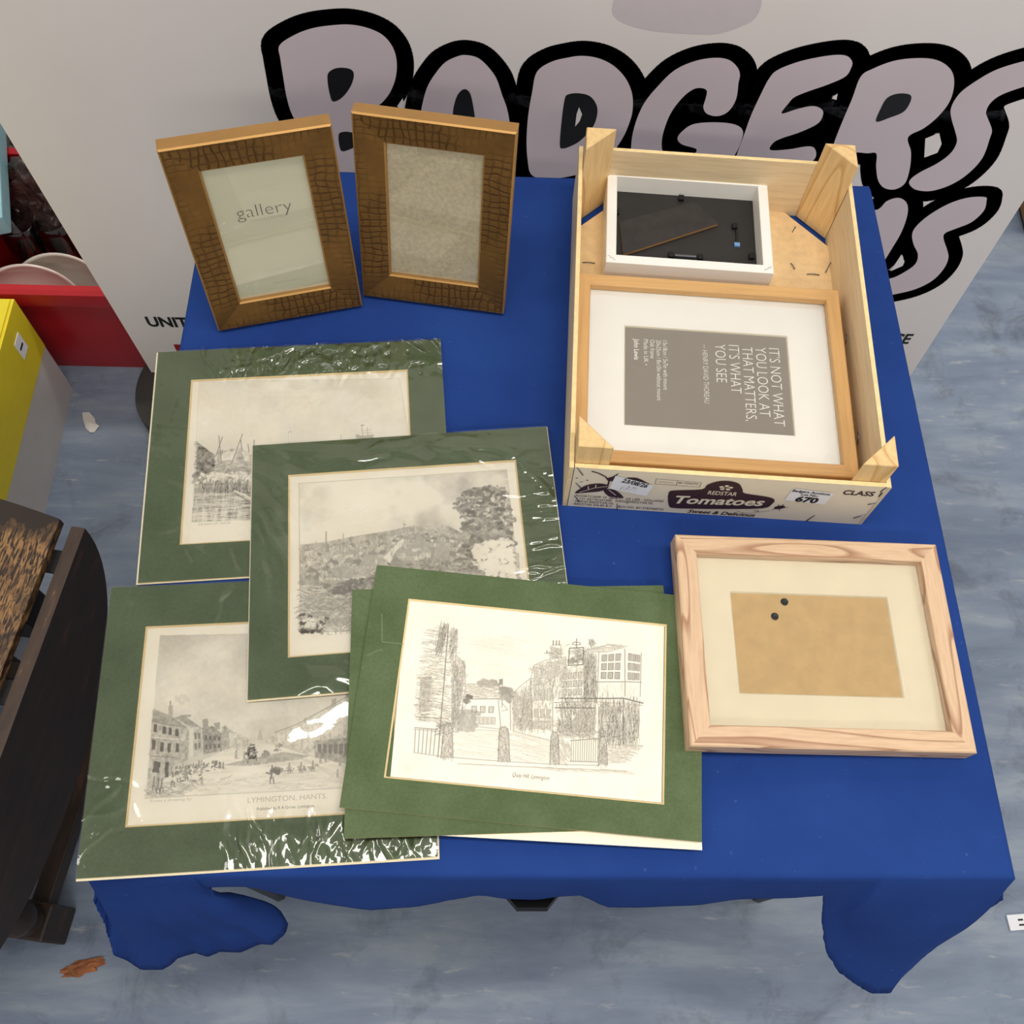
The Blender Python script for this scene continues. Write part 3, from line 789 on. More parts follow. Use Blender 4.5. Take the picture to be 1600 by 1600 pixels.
# ================================================================== ENGRAVINGS
class Sketch:
    """tone canvas in window millimetres; draws in tracing units through a projective map"""
    def __init__(s, w, h, H, nx, seed=1):
        s.w, s.h, s.nx = w, h, nx
        s.ny = int(round(nx * h / w))
        s.H = np.array(H).reshape(3, 3)
        s.a = np.zeros((s.ny, s.nx))
        s.rng = np.random.RandomState(seed)
        s.mmx = nx / (w * 1000)
    def xy(s, pts):
        p = np.array(pts, float); q = np.c_[p, np.ones(len(p))] @ s.H.T
        q = q[:, :2] / q[:, 2:]
        return np.c_[(q[:, 0] + s.w * 500) * s.mmx, (s.h * 500 - q[:, 1]) * s.mmx]      # canvas px, y down
    def fbm(s, sx, sy, seed, octs=4):
        r = np.random.RandomState(seed); out = np.zeros_like(s.a); amp = 1; tot = 0
        for o in range(octs):
            gx = max(2, int(sx * 2 ** o) + 2); gy = max(2, int(sy * 2 ** o) + 2)
            g = r.rand(gy, gx)
            X = np.linspace(0, gx - 1.001, s.nx); Y = np.linspace(0, gy - 1.001, s.ny)
            xi = X.astype(int); yi = Y.astype(int); fx = X - xi; fy = Y - yi
            fx = fx * fx * (3 - 2 * fx); fy = fy * fy * (3 - 2 * fy)
            A = g[np.ix_(yi, xi)]; B = g[np.ix_(yi, np.minimum(xi + 1, gx - 1))]; C = g[np.ix_(np.minimum(yi + 1, gy - 1), xi)]; D = g[np.ix_(np.minimum(yi + 1, gy - 1), np.minimum(xi + 1, gx - 1))]
            out += amp * ((A * (1 - fx) + B * fx) * (1 - fy)[:, None] + (C * (1 - fx) + D * fx) * fy[:, None]); tot += amp; amp *= .55
        return out / tot
    def mask(s, pts):
        P = s.xy(pts); Y, X = np.mgrid[0:s.ny, 0:s.nx] + 0.5
        ins = np.zeros(X.shape, bool); n = len(P)
        for i in range(n):
            x1, y1 = P[i]; x2, y2 = P[(i + 1) % n]
            if y1 == y2: continue
            c = ((y1 > Y) != (y2 > Y)) & (X < (x2 - x1) * (Y - y1) / (y2 - y1) + x1)
            ins ^= c
        return ins
    def fill(s, pts, tone, tex=None, amt=1.0, set_=True):
        m = s.mask(pts); v = np.full(s.a.shape, float(tone))
        if tex is not None: v = v + (tex - 0.5) * amt
        if set_: s.a[m] = v[m]
        else: s.a[m] = np.maximum(s.a[m], v[m])
    def add(s, pts, v):
        m = s.mask(pts); s.a[m] += (v if np.isscalar(v) else v[m])
    def line(s, pts, w=1.0, tone=.7, mode='max', raw=False):
        P = np.array(pts) if raw else s.xy(pts)
        for (x1, y1), (x2, y2) in zip(P, P[1:]):
            a = int(max(0, min(x1, x2) - w - 1)); b = int(min(s.nx, max(x1, x2) + w + 2)); c = int(max(0, min(y1, y2) - w - 1)); d = int(min(s.ny, max(y1, y2) + w + 2))
            if b <= a or d <= c: continue
            Y, X = np.mgrid[c:d, a:b] + 0.5; dx, dy = x2 - x1, y2 - y1; L = dx * dx + dy * dy + 1e-9
            t = np.clip(((X - x1) * dx + (Y - y1) * dy) / L, 0, 1)
            ds = np.hypot(X - x1 - t * dx, Y - y1 - t * dy); cov = np.clip(w / 2 + .5 - ds, 0, 1) * tone
            if mode == 'max': s.a[c:d, a:b] = np.maximum(s.a[c:d, a:b], cov)
            else: s.a[c:d, a:b] = s.a[c:d, a:b] * (1 - cov)
    def hatch(s, pts, n, ang, length, tone=.5, w=.9, jit=.25, mode='max'):
        """n short strokes scattered in a polygon"""
        m = s.mask(pts); ys, xs = np.nonzero(m)
        if not len(xs): return
        idx = s.rng.randint(0, len(xs), n)
        for k in idx:
            a = math.radians(ang) + s.rng.normal(0, jit); l = length * (.5 + s.rng.rand()) / 2
            dx, dy = l * math.cos(a), l * math.sin(a)
            s.line([(xs[k] - dx, ys[k] - dy), (xs[k] + dx, ys[k] + dy)], w, tone * (.5 + .6 * s.rng.rand()), mode, True)
    def blobs(s, pts, n, r, tone=.6, mode='max'):
        m = s.mask(pts); ys, xs = np.nonzero(m)
        if not len(xs): return
        for k in s.rng.randint(0, len(xs), n):
            rr = r * (.5 + s.rng.rand()); a = s.rng.rand() * 3.14
            s.line([(xs[k], ys[k]), (xs[k] + rr * math.cos(a), ys[k] + rr * .6 * math.sin(a))], rr, tone * (.5 + .6 * s.rng.rand()), mode, True)
    def grid(s, q, nx, ny, tone=.6, w=.8, fillt=None, gap=.25):
        """rows of panes in a quad (tl,tr,br,bl)"""
        q = np.array(q, float)
        P = lambda u, v: tuple((q[0] * (1 - u) + q[1] * u) * (1 - v) + (q[3] * (1 - u) + q[2] * u) * v)
        for i in range(nx):
            for j in range(ny):
                u0 = (i + gap / 2) / nx; u1 = (i + 1 - gap / 2) / nx; v0 = (j + gap / 2) / ny; v1 = (j + 1 - gap / 2) / ny
                c = [P(u0, v0), P(u1, v0), P(u1, v1), P(u0, v1)]
                if fillt: s.fill(c, fillt)
                s.line(c + [c[0]], w, tone)
    def figure(s, x, y, h, tone=.8):
        s.line([(x, y - h), (x, y - h * .85)], 2.0, tone); s.line([(x, y - h * .78), (x - h * .05, y - h * .3)], 3.2, tone * .8); s.line([(x - h * .1, y - h * .35), (x - h * .12, y)], 1.6, tone); s.line([(x + h * .06, y - h * .35), (x + h * .1, y)], 1.6, tone)
        s.line([(x - h * .1, y), (x + h * .5, y - h * .04)], 1.2, tone * .5)
    def object(s, parent, z, strength=1.0, wedge=False):
        nx, ny = s.nx, s.ny
        X, Y = np.meshgrid(np.linspace(-s.w / 2, s.w / 2, nx), np.linspace(s.h / 2, -s.h / 2, ny))
        if wedge: X = np.maximum(X, -s.w / 2 + 0.0042 * np.clip((0.02 - Y) / (0.02 + s.h / 2), 0, 1))   # sheet sits askew in its window
        co = np.c_[X.ravel(), Y.ravel(), np.full(nx * ny, z)].astype('f')
        i = np.arange(ny - 1)[:, None] * nx + np.arange(nx - 1)[None]
        f = np.stack([i + nx, i + nx + 1, i + 1, i], -1).reshape(-1).astype('i')
        me = bpy.data.meshes.new('engraving')
        nf = len(f) // 4
        me.vertices.add(len(co)); me.vertices.foreach_set('co', co.ravel())
        me.loops.add(len(f)); me.loops.foreach_set('vertex_index', f)
        me.polygons.add(nf); me.polygons.foreach_set('loop_start', np.arange(0, len(f), 4, dtype='i'))
        me.update(calc_edges=True)
        at_ = me.attributes.new('ink', 'FLOAT', 'POINT')
        at_.data.foreach_set('value', np.clip(s.a * strength, 0, 1).astype('f').ravel())
        return link('engraving', me, M['engraving'], parent)

def harbour():
    s = Sketch(0.2170, 0.1812, H_P1, 400, 11)
    pic = [(340, 262), (1303, 245), (1420, 900), (305, 935)]
    cl = s.fbm(5, 4, 3, 5); fine = s.fbm(60, 50, 4, 3); streak = s.fbm(14, 90, 5, 3); vert = s.fbm(70, 12, 6, 3)
    s.fill(pic, 0.10, cl, 0.26); s.add(pic, (fine - .5) * .06)
    s.a = np.maximum(s.a, 0)
    s.line([(340, 262), (1303, 245)], .8, .35); s.line([(340, 262), (305, 935)], .7, .25); s.line([(1303, 245), (1345, 510)], .8, .35)
    # far shore and sea
    s.fill([(330, 640), (1345, 520), (1380, 700), (320, 745)], 0.22, streak, .35)
    # sheds
    s.fill([(430, 590), (545, 575), (575, 620), (575, 690), (425, 690)], 0.38, fine, .8)
    s.fill([(455, 600), (520, 592), (505, 635), (440, 640)], .08, fine, .4)
    s.fill([(330, 550), (372, 580), (415, 612), (412, 690), (325, 722)], 0.66, fine, 1.0); s.hatch([(330, 550), (415, 612), (412, 690), (325, 722)], 240, 25, 8, .95)
    s.fill([(545, 600), (580, 590), (580, 650), (560, 640)], .15, fine, .4)
    for a, b in (((435, 520), (446, 645)), ((452, 525), (420, 620)), ((548, 512), (495, 655)), ((540, 540), (545, 585)), ((604, 540), (604, 620)), ((575, 560), (580, 600))): s.line([a, b], 1.5, .8)
    # shore rocks
    s.fill([(322, 720), (410, 690), (585, 680), (800, 660), (800, 760), (318, 752)], .30, fine, 1.3)
    s.hatch([(410, 650), (800, 640), (800, 700), (415, 700)], 160, 5, 12, .8); s.blobs([(322, 700), (590, 670), (590, 745), (320, 745)], 90, 5, .6); s.blobs([(350, 700), (590, 690), (590, 735), (340, 740)], 50, 5, .9, 'erase')
    s.line([(425, 700), (470, 708), (540, 720), (590, 728)], 4, .9, 'erase')
    # water with reflections
    s.fill([(318, 752), (800, 740), (800, 915), (305, 935)], .42, vert, 1.1); s.add([(318, 752), (800, 740), (800, 915), (305, 935)], (streak - .5) * .6)
    s.hatch([(340, 760), (585, 745), (580, 860), (330, 860)], 240, 92, 22, .95, 1.1, .12); s.hatch([(318, 800), (585, 790), (580, 925), (306, 930)], 220, 2, 26, .7, .8, .08, 'erase')
    s.line([(510, 785), (560, 805), (600, 830)], 3.5, .9, 'erase'); s.line([(515, 800), (555, 820), (600, 850)], 2, .8)
    # lighthouse, ship
    s.line([(776, 502), (776, 550)], 4.5, .35); s.line([(776, 506), (776, 548)], 2.6, .95, 'erase'); s.line([(770, 505), (783, 500)], 1.4, .5)
    s.line([(1120, 468), (1128, 530)], 1.1, .6); s.line([(1120, 470), (1130, 470)], 2.5, .6); s.line([(1148, 480), (1152, 530)], 1.0, .6)
    for y in (495, 508, 522): s.line([(1128, y), (1170, y - 4)], 1.0, .5)
    s.fill([(1090, 522), (1180, 514), (1175, 535), (1100, 540)], .45); s.line([(1095, 515), (1125, 525)], 2.0, .6); s.line([(1022, 515), (1022, 540)], 1, .5)
    return s

def townview():
    s = Sketch(0.2190, 0.1814, H_P2, 400, 12)
    pic = [(292, 312), (1272, 247), (1330, 790), (1340, 1000), (297, 1012)]
    cl = s.fbm(6, 5, 13, 5); fine = s.fbm(70, 60, 14, 3); med = s.fbm(26, 20, 15, 4); hz = s.fbm(10, 60, 16, 3)
    s.fill(pic, 0.03)
    mk = s.mask(pic); U = np.linspace(0, 1, s.nx)[None] * np.ones((s.ny, 1)); V = np.linspace(0, 1, s.ny)[:, None] * np.ones((1, s.nx))
    cloud = np.clip((cl - .42) * 1.0, 0, 1) * np.clip((U - .32) / .25, 0, 1) + np.clip((cl - .40) * .9, 0, 1) * np.clip((.22 - U) / .15, 0, 1) + .05 * np.clip((U - .4) / .3, 0, 1)
    s.a[mk] += cloud[mk]
    s.a = np.clip(s.a, 0, 1)
    for p in ([(292, 312), (1272, 247)], [(292, 312), (297, 1012)], [(1272, 247), (1330, 780)]): s.line(p, .9, .55)
    land = [(296, 602), (420, 588), (560, 560), (720, 535), (820, 512), (1000, 512), (1060, 545), (1200, 600), (1330, 640), (1345, 1000), (297, 1012)]
    s.fill(land, .40, med, .55); s.add(land, (fine - .5) * .38)
    # houses in the middle distance: light gables and dark gaps
    band = [(300, 610), (560, 570), (820, 525), (1050, 560), (1050, 660), (700, 690), (300, 690)]
    s.hatch(band, 420, 88, 9, .62, 1.0, .2); s.hatch(band, 260, 88, 7, .7, 1.0, .3, 'erase'); s.hatch(band, 220, -35, 9, .6, 1, .25)
    for k in range(150):                                   # roofs and gables stepping up the hill
        t = s.rng.rand(); x = 310 + 760 * t; top = np.interp(x, [296, 560, 820, 1000, 1080], [612, 572, 525, 528, 560]); d = s.rng.rand(); y = top + 10 + 120 * d; sz = 8 + 16 * d
        s.fill([(x - sz, y), (x - sz * .2, y - sz), (x + sz, y - sz * .9), (x + sz * 1.4, y)], .30 + .35 * s.rng.rand()); s.fill([(x - sz, y), (x + sz * .1, y), (x + sz * .1, y + sz * .8), (x - sz, y + sz * .8)], .05 + .3 * s.rng.rand()); s.line([(x - sz * .2, y - sz), (x - sz, y)], .9, .6); s.line([(x + sz * .5, y - sz), (x + sz * .5, y - sz * 1.5)], 1.4, .5)
    for p in ([(575, 700), (610, 640), (650, 665), (655, 700)], [(920, 700), (945, 560), (1000, 620), (1010, 700)], [(820, 600), (860, 545), (905, 600), (905, 640)], [(440, 740), (440, 710), (560, 705), (540, 770)]): s.fill(p, .42, fine, .2)
    s.fill([(690, 660), (780, 570), (790, 590), (740, 640), (720, 690)], .02); s.fill([(720, 690), (745, 650), (800, 700), (740, 720)], .55, fine, .3)
    for x, y0, y1, w in ((420, 540, 660, 2.2), (428, 600, 660, 5), (501, 548, 660, 1.4), (787, 500, 560, 1.4), (967, 505, 580, 1.2), (805, 560, 650, 1.0)): s.line([(x, y0), (x, y1)], w, .55)
    s.line([(785, 500), (795, 508)], 2, .5)
    # left tree
    for n, t, md in ((170, .6, 'max'), (60, .5, 'erase')): s.blobs([(320, 650), (370, 625), (430, 640), (440, 720), (415, 790), (340, 740)], n, 5, t, md)
    # right trees
    crown = [(1028, 420), (1050, 375), (1090, 340), (1140, 330), (1165, 345), (1205, 322), (1258, 350), (1265, 400), (1292, 420), (1305, 520), (1300, 560), (1180, 540), (1120, 500), (1060, 470)]
    s.fill(crown, .52, fine, .8); s.blobs(crown, 220, 6, .75); s.blobs(crown, 60, 4, .7, 'erase'); s.blobs([(1020, 430), (1080, 335), (1260, 320), (1290, 400), (1270, 400), (1200, 350), (1090, 370)], 70, 5, .7)
    low = [(1060, 500), (1300, 540), (1330, 790), (1130, 720), (1070, 640)]
    s.fill(low, .46, fine, .7); s.blobs(low, 240, 6, .7); s.blobs([(1120, 600), (1290, 560), (1325, 760), (1180, 740), (1120, 680)], 330, 5, .95, 'erase')
    # river, fields, foreground
    s.line([(430, 760), (560, 765), (660, 730)], 4, .8, 'erase'); s.line([(940, 690), (1080, 690)], 3, .7, 'erase')
    fg = [(298, 780), (420, 800), (560, 770), (680, 720), (690, 900), (540, 1000), (300, 1012)]
    s.hatch(fg, 520, 12, 12, .72, 1.0, .4); s.hatch(fg, 200, 10, 12, .9, 1.2, .4, 'erase'); s.blobs([(420, 790), (680, 740), (660, 800), (430, 850)], 120, 5, .7)
    s.blobs([(300, 930), (420, 940), (400, 1010), (300, 1010)], 170, 4, .9); s.blobs([(300, 930), (420, 940), (400, 990), (300, 990)], 50, 4, .9, 'erase')
    s.hatch([(298, 850), (540, 850), (540, 980), (298, 950)], 240, -20, 16, .62, 1.1, .3)
    s.hatch([(300, 690), (700, 690), (680, 760), (300, 790)], 260, 85, 7, .7, .9, .4); s.blobs([(690, 690), (1120, 660), (1130, 720), (700, 730)], 160, 4, .65); s.hatch([(300, 620), (1050, 545), (1060, 680), (300, 700)], 360, 88, 6, .75, .8, .2)
    s.line([(296, 602), (420, 588), (560, 560), (720, 535), (820, 513), (1000, 513), (1060, 545)], 1.0, .45)
    return s

def highstreet():
    s = Sketch(0.2185, 0.1716, H_P3, 430, 13)
    pic = [(378, 248), (1480, 225), (1500, 880), (313, 938)]
    cl = s.fbm(6, 6, 23, 5); fine = s.fbm(80, 60, 24, 3); med = s.fbm(30, 24, 25, 3); hz = s.fbm(8, 50, 26, 3)
    s.fill(pic, .15, cl, .40); s.add(pic, (fine - .5) * .10)
    Y, X = np.mgrid[0:s.ny, 0:s.nx]; m = s.mask(pic)
    s.a[m] += (.14 * np.clip(1 - Y / (s.ny * .35), 0, 1))[m]
    s.a = np.clip(s.a, 0, 1)
    # smoky dark near the horizon centre
    s.add([(640, 620), (960, 590), (960, 690), (690, 700)], .10 * cl)
    # road
    s.fill([(640, 740), (760, 700), (870, 715), (1180, 790), (1480, 880), (313, 938), (430, 830)], .06, hz, .28)
    s.hatch([(560, 860), (1170, 790), (1170, 885), (520, 925)], 150, -4, 10, .4, .9, .3)
    for k in range(4): s.line([(900 + 20 * k, 745), (1180, 850 + 16 * k)], .8, .35)
    # left houses
    s.fill([(345, 566), (352, 558), (486, 632), (500, 640), (497, 775), (440, 800), (400, 850), (322, 905)], .36, fine, .7)
    s.fill([(350, 560), (420, 586), (488, 634), (400, 626), (345, 612)], .52, fine, .4)
    s.line([(345, 612), (400, 626), (488, 636)], 1.4, .8)
    for q in (([(352, 622), (366, 626), (362, 660), (349, 656)]), ([(388, 632), (404, 635), (402, 668), (386, 664)]), ([(414, 638), (428, 641), (426, 672), (413, 669)]), ([(442, 642), (456, 645), (455, 676), (441, 673)]), ([(345, 690), (360, 694), (356, 735), (341, 731)]), ([(380, 700), (394, 703), (392, 742), (377, 739)]), ([(410, 704), (424, 707), (422, 745), (408, 742)]), ([(444, 704), (458, 707), (457, 744), (443, 741)]), ([(400, 785), (415, 785), (412, 850), (396, 850)]), ([(352, 780), (380, 785), (372, 830), (345, 828)])): s.fill(q, .85, fine, .2); s.line(q + [q[0]], 1, .3)
    s.line([(343, 680), (480, 690)], 2.2, .75, 'erase'); s.line([(341, 760), (440, 765)], 1.4, .8)
    s.hatch([(345, 566), (497, 640), (497, 775), (322, 905)], 130, 80, 9, .6)
    s.fill([(412, 548), (430, 545), (432, 590), (414, 582)], .45); s.line([(421, 528), (421, 545)], 2.5, .6); s.blobs([(440, 500), (500, 515), (480, 535), (445, 530)], 14, 5, .20)
    s.fill([(440, 597), (480, 588), (552, 640), (556, 745), (505, 768), (499, 636)], .34, fine, .5); s.fill([(440, 597), (480, 588), (548, 636), (500, 632)], .55, fine, .3)
    s.fill([(500, 640), (518, 642), (518, 760), (505, 765)], .10)
    s.grid([(520, 650), (550, 655), (552, 730), (522, 745)], 2, 2, .7, .8, .7, .4)
    s.line([(465, 590), (505, 588)], 3.5, .55)
    s.fill([(555, 640), (600, 632), (640, 662), (640, 738), (560, 752)], .52, fine, .5); s.fill([(556, 604), (580, 600), (582, 634), (560, 640)], .55); s.fill([(605, 620), (630, 615), (632, 645), (612, 645)], .5)
    s.grid([(562, 660), (636, 672), (636, 730), (564, 742)], 4, 2, .85, .8, .8, .5)
    s.fill([(640, 636), (655, 632), (692, 660), (692, 716), (642, 736)], .42, fine, .4); s.fill([(648, 632), (655, 630), (655, 650), (648, 650)], .6); s.fill([(668, 660), (690, 664), (690, 714), (670, 722)], .15)
    s.fill([(692, 655), (765, 692), (765, 715), (700, 722)], .26, fine, .6); s.hatch([(640, 690), (765, 690), (765, 722), (640, 745)], 70, 85, 8, .6)
    s.fill([(790, 690), (796, 655), (802, 645), (808, 655), (814, 690)], .35)
    # right terrace
    s.fill([(820, 700), (862, 660), (950, 626), (1050, 572), (1180, 500), (1480, 300), (1480, 850), (1180, 800), (1030, 765), (940, 735), (870, 715)], .24, fine, .55)
    s.hatch([(862, 665), (950, 630), (1050, 580), (1180, 510), (1180, 700), (930, 720)], 240, 84, 10, .55); s.hatch([(870, 680), (1180, 600), (1180, 700), (930, 720)], 120, 85, 9, .8, 1, .3, 'erase')
    for p in ([(1090, 560), (1105, 545), (1105, 520), (1125, 512), (1125, 545)], [(985, 620), (985, 600), (1002, 595), (1002, 612)], [(1165, 515), (1165, 495), (1180, 490), (1180, 510)]): s.fill(p, .5)
    s.line([(862, 660), (950, 628), (1050, 574), (1180, 502)], 1.4, .7)
    s.grid([(1060, 585), (1178, 520), (1178, 600), (1062, 640)], 5, 1, .6, .8, .55, .5)
    s.fill([(1025, 695), (1180, 680), (1180, 795), (1035, 765)], .48, fine, .6); s.grid([(1040, 700), (1178, 690), (1178, 770), (1044, 755)], 6, 1, .8, 1, .7, .4)
    # shade across the street, coach, carts, cattle and people
    s.fill([(640, 798), (760, 770), (900, 742), (1010, 758), (960, 775), (760, 800)], .42, fine, .4)
    s.blobs([(750, 724), (782, 722), (786, 770), (754, 776)], 46, 3, .9); s.line([(752, 745), (750, 788)], 2.2, .8); s.line([(782, 745), (786, 780)], 2.2, .8); s.line([(760, 712), (776, 712)], 3, .8); s.line([(742, 770), (748, 790)], 1.5, .8); s.blobs([(808, 738), (840, 735), (842, 762), (812, 768)], 22, 2.6, .7); s.blobs([(868, 706), (888, 706), (890, 738), (870, 738)], 16, 2.6, .6)
    s.figure(852, 876, 76, .9); s.blobs([(855, 812), (885, 812), (882, 838), (858, 836)], 14, 5, .8); s.line([(828, 830), (850, 836)], 3, .7)
    for x, y in ((925, 815), (975, 812), (1025, 806)): s.blobs([(x - 18, y - 8), (x + 22, y - 10), (x + 22, y + 8), (x - 16, y + 10)], 12, 2.6, .6); s.figure(x, y + 18, 44, .7)
    for k in range(34):
        t = k / 33; x = 430 + 205 * t + s.rng.randn() * 5; y = 838 - 34 * t + s.rng.randn() * 9; s.figure(x, y + 8, 34 - 8 * t, .55 + .4 * s.rng.rand())
    for x, y, h in ((352, 905, 60), (370, 918, 66), (385, 912, 58), (432, 890, 62), (458, 868, 56), (490, 862, 50)): s.figure(x, y, h, .85)
    s.blobs([(430, 815), (640, 790), (640, 825), (430, 860)], 60, 3, .8, 'erase'); s.blobs([(480, 800), (560, 790), (560, 860), (470, 880)], 40, 2.4, .7)
    for x, y in ((555, 882), (700, 770), (735, 775), (1058, 790), (1080, 785), (1140, 800), (1130, 850)): s.figure(x, y, 34, .6)
    s.hatch([(330, 880), (560, 860), (470, 925), (318, 936)], 120, 10, 12, .7)
    s.line([(313, 938), (1180, 893), (1500, 876)], .9, .5)
    return s

def quayhill():
    s = Sketch(0.2333, 0.1573, H_P5, 470, 14)
    fine = s.fbm(80, 60, 34, 3); fox = s.fbm(12, 9, 35, 4)
    s.a += np.clip(fox - .66, 0, 1) * .35                     # foxing
    T = .50
    L = lambda *p, w=1.0, t=T: s.line(list(p), w, t)
    # sky
    s.hatch([(600, 330), (820, 350), (800, 420), (640, 430)], 60, 4, 46, .15, .9, .06); s.hatch([(560, 440), (860, 400), (780, 500), (600, 520)], 24, 4, 36, .10, .9, .06)
    # left brick building
    lb = [(395, 330), (445, 300), (525, 330), (525, 410), (560, 465), (560, 560), (530, 700), (450, 705), (352, 700), (368, 520)]
    s.hatch(lb, 560, 4, 12, .46, .9, .10); s.hatch([(500, 410), (560, 465), (560, 560), (510, 700)], 120, 85, 12, .5, .9, .15)
    s.fill([(452, 303), (490, 300), (462, 420), (440, 412)], .32, fine, .4); s.hatch([(452, 303), (490, 300), (462, 420), (440, 412)], 50, 98, 22, .6, 1, .08); s.hatch([(495, 330), (528, 325), (522, 410), (495, 440)], 46, 96, 20, .55, 1, .08)
    s.fill([(375, 515), (420, 510), (408, 660), (366, 660)], .30, fine, .3); s.hatch([(375, 515), (420, 510), (408, 660), (366, 660)], 60, 3, 14, .5, .9, .08)
    L((490, 295), (470, 560), (458, 700), (446, 852), w=1.6, t=.6); L((528, 322), (522, 420), (562, 465)); L((560, 465), (562, 560), (548, 640), (530, 735)); L((522, 420), (505, 640), (512, 745)); L((352, 682), (455, 688), w=1.6); L((380, 672), (410, 672), w=2.4, t=.4)
    s.grid([(525, 520), (548, 530), (535, 620), (510, 615)], 1, 3, .55, .9, .3, .4)
    # railings
    L((348, 728), (445, 735), w=1.6); L((345, 735), (440, 742))
    for k in range(6): L((352 + 17 * k, 735), (347 + 16 * k, 830 + 2 * k), w=1.3, t=.55)
    s.hatch([(440, 700), (500, 690), (500, 740), (440, 760)], 60, 5, 12, .6)
    # middle house
    s.hatch([(565, 545), (700, 545), (708, 602), (560, 605)], 190, 3, 12, .40, .8, .12); L((560, 545), (580, 542), (700, 546)); L((560, 606), (705, 604), w=1.6); L((705, 522), (705, 560)); L((718, 520), (716, 640), w=1.4)
    s.fill([(703, 522), (718, 520), (718, 545), (704, 546)], .45); s.blobs([(630, 525), (690, 530), (690, 546), (630, 545)], 40, 6, .35); s.blobs([(720, 555), (760, 560), (755, 610), (722, 600)], 60, 6, .4)
    s.grid([(580, 625), (690, 628), (686, 672), (582, 672)], 3, 1, .6, 1.1, .22, .45); s.grid([(600, 675), (690, 678), (690, 716), (604, 718)], 5, 1, .5, .9, .18, .25)
    L((545, 650), (580, 700), (570, 735)); s.blobs([(530, 650), (605, 660), (600, 735), (535, 735)], 100, 6, .34); L((600, 720), (735, 735)); L((700, 610), (712, 735), w=1.4, t=.5); L((715, 620), (740, 650), (715, 655))
    s.blobs([(556, 592), (575, 592), (575, 615), (556, 615)], 16, 5, .5); s.hatch([(505, 650), (560, 650), (540, 740), (505, 740)], 90, 85, 14, .5)
    # right-hand range
    L((750, 590), (800, 545), (838, 515), (850, 462), (900, 440), (985, 425)); L((838, 515), (835, 545), (900, 540), (985, 470))
    s.hatch([(755, 590), (838, 550), (838, 735), (760, 735)], 190, 86, 12, .42, .9, .2); s.hatch([(840, 470), (985, 430), (985, 500), (840, 540)], 150, 8, 12, .40, .9, .2); s.grid([(762, 600), (832, 585), (832, 720), (768, 720)], 3, 3, .5, .8, .25, .35)
    s.hatch([(925, 385), (965, 380), (965, 430), (925, 432)], 60, 4, 9, .55); s.grid([(925, 375), (965, 372), (966, 430), (924, 432)], 1, 1, .5, 1, None, .05)
    for x in (932, 945, 957): L((x, 358), (x, 376), w=2.2, t=.5)
    L((893, 412), (918, 405), (918, 440)); L((905, 400), (905, 412), w=2); L((985, 378), (1000, 372)); s.hatch([(1085, 358), (1110, 360), (1100, 385), (1085, 385)], 30, 60, 9, .6)
    s.grid([(848, 560), (930, 545), (925, 620), (850, 620)], 3, 1, .55, 1, .22, .35); s.grid([(820, 640), (925, 640), (925, 740), (830, 735)], 4, 2, .55, .9, .26, .3); s.hatch([(820, 540), (930, 540), (930, 740), (830, 735)], 150, 86, 14, .42)
    # hanging sign with scroll
    s.grid([(1000, 388), (1060, 384), (1058, 458), (995, 462)], 1, 1, .65, 1.6, None, .02); s.hatch([(1005, 395), (1055, 390), (1052, 412), (1003, 415)], 30, 3, 8, .6); s.blobs([(1010, 420), (1050, 418), (1045, 452), (1008, 452)], 20, 5, .45)
    for dx in (-18, 18): L((1030, 375), (1030 + dx, 372), (1030 + dx * .6, 362), (1030, 365), w=1.2, t=.6)
    L((1030, 348), (1030, 384), w=1.4, t=.65); L((1010, 470), (1058, 455))
    # two-storey bay beside the sign
    s.grid([(970, 492), (1056, 482), (1056, 590), (970, 592)], 4, 3, .6, .9, .26, .3); s.hatch([(960, 480), (1060, 470), (1060, 600), (960, 600)], 120, 86, 12, .45); s.hatch([(1062, 400), (1115, 420), (1112, 600), (1062, 600)], 170, 84, 20, .42)
    L((960, 600), (1118, 600), w=2.0, t=.6); L((935, 618), (1118, 612), w=1.4); L((940, 640), (1110, 640), w=2.2, t=.55)
    for k in range(14): L((945 + 11 * k, 622), (949 + 11 * k, 636), w=1.3, t=.5)
    s.fill([(1010, 655), (1112, 650), (1110, 740), (990, 742)], .26, fine, .3); s.hatch([(940, 650), (1112, 650), (1110, 760), (960, 745)], 260, 88, 16, .5, .9, .15); s.blobs([(930, 665), (1010, 660), (1005, 690), (935, 692)], 60, 5, .7, 'erase'); s.hatch([(925, 690), (1112, 735), (1112, 770), (960, 765)], 120, 4, 18, .5)
    # big right shop
    L((1062, 400), (1170, 372), (1240, 380)); L((1085, 400), (1150, 405), (1230, 384)); s.hatch([(1070, 395), (1180, 370), (1235, 382), (1140, 402)], 60, -15, 14, .4)
    L((1125, 405), (1118, 600), w=1.4); L((1235, 390), (1236, 590), w=1.6); L((1305, 405), (1300, 590), w=1.3); L((1112, 530), (1240, 528), w=1.6); L((1240, 528), (1305, 530), w=1.6)
    s.grid([(1134, 412), (1222, 404), (1216, 522), (1130, 520)], 3, 3, .65, 1.0, .34, .28); s.grid([(1248, 402), (1302, 412), (1298, 526), (1246, 524)], 3, 3, .65, 1.0, .34, .28)
    s.hatch([(1120, 540), (1300, 540), (1298, 592), (1118, 595)], 60, 86, 14, .22); L((1105, 600), (1230, 598), (1312, 618), w=2.4, t=.55); L((1100, 612), (1310, 628))
    s.fill([(1130, 640), (1215, 632), (1218, 780), (1125, 775)], .18, fine, .2); s.hatch([(1125, 635), (1220, 630), (1220, 785), (1122, 780)], 190, 88, 18, .55, 1, .12); s.grid([(1134, 645), (1210, 640), (1210, 770), (1132, 766)], 2, 2, .5, 1.2, None, .25)
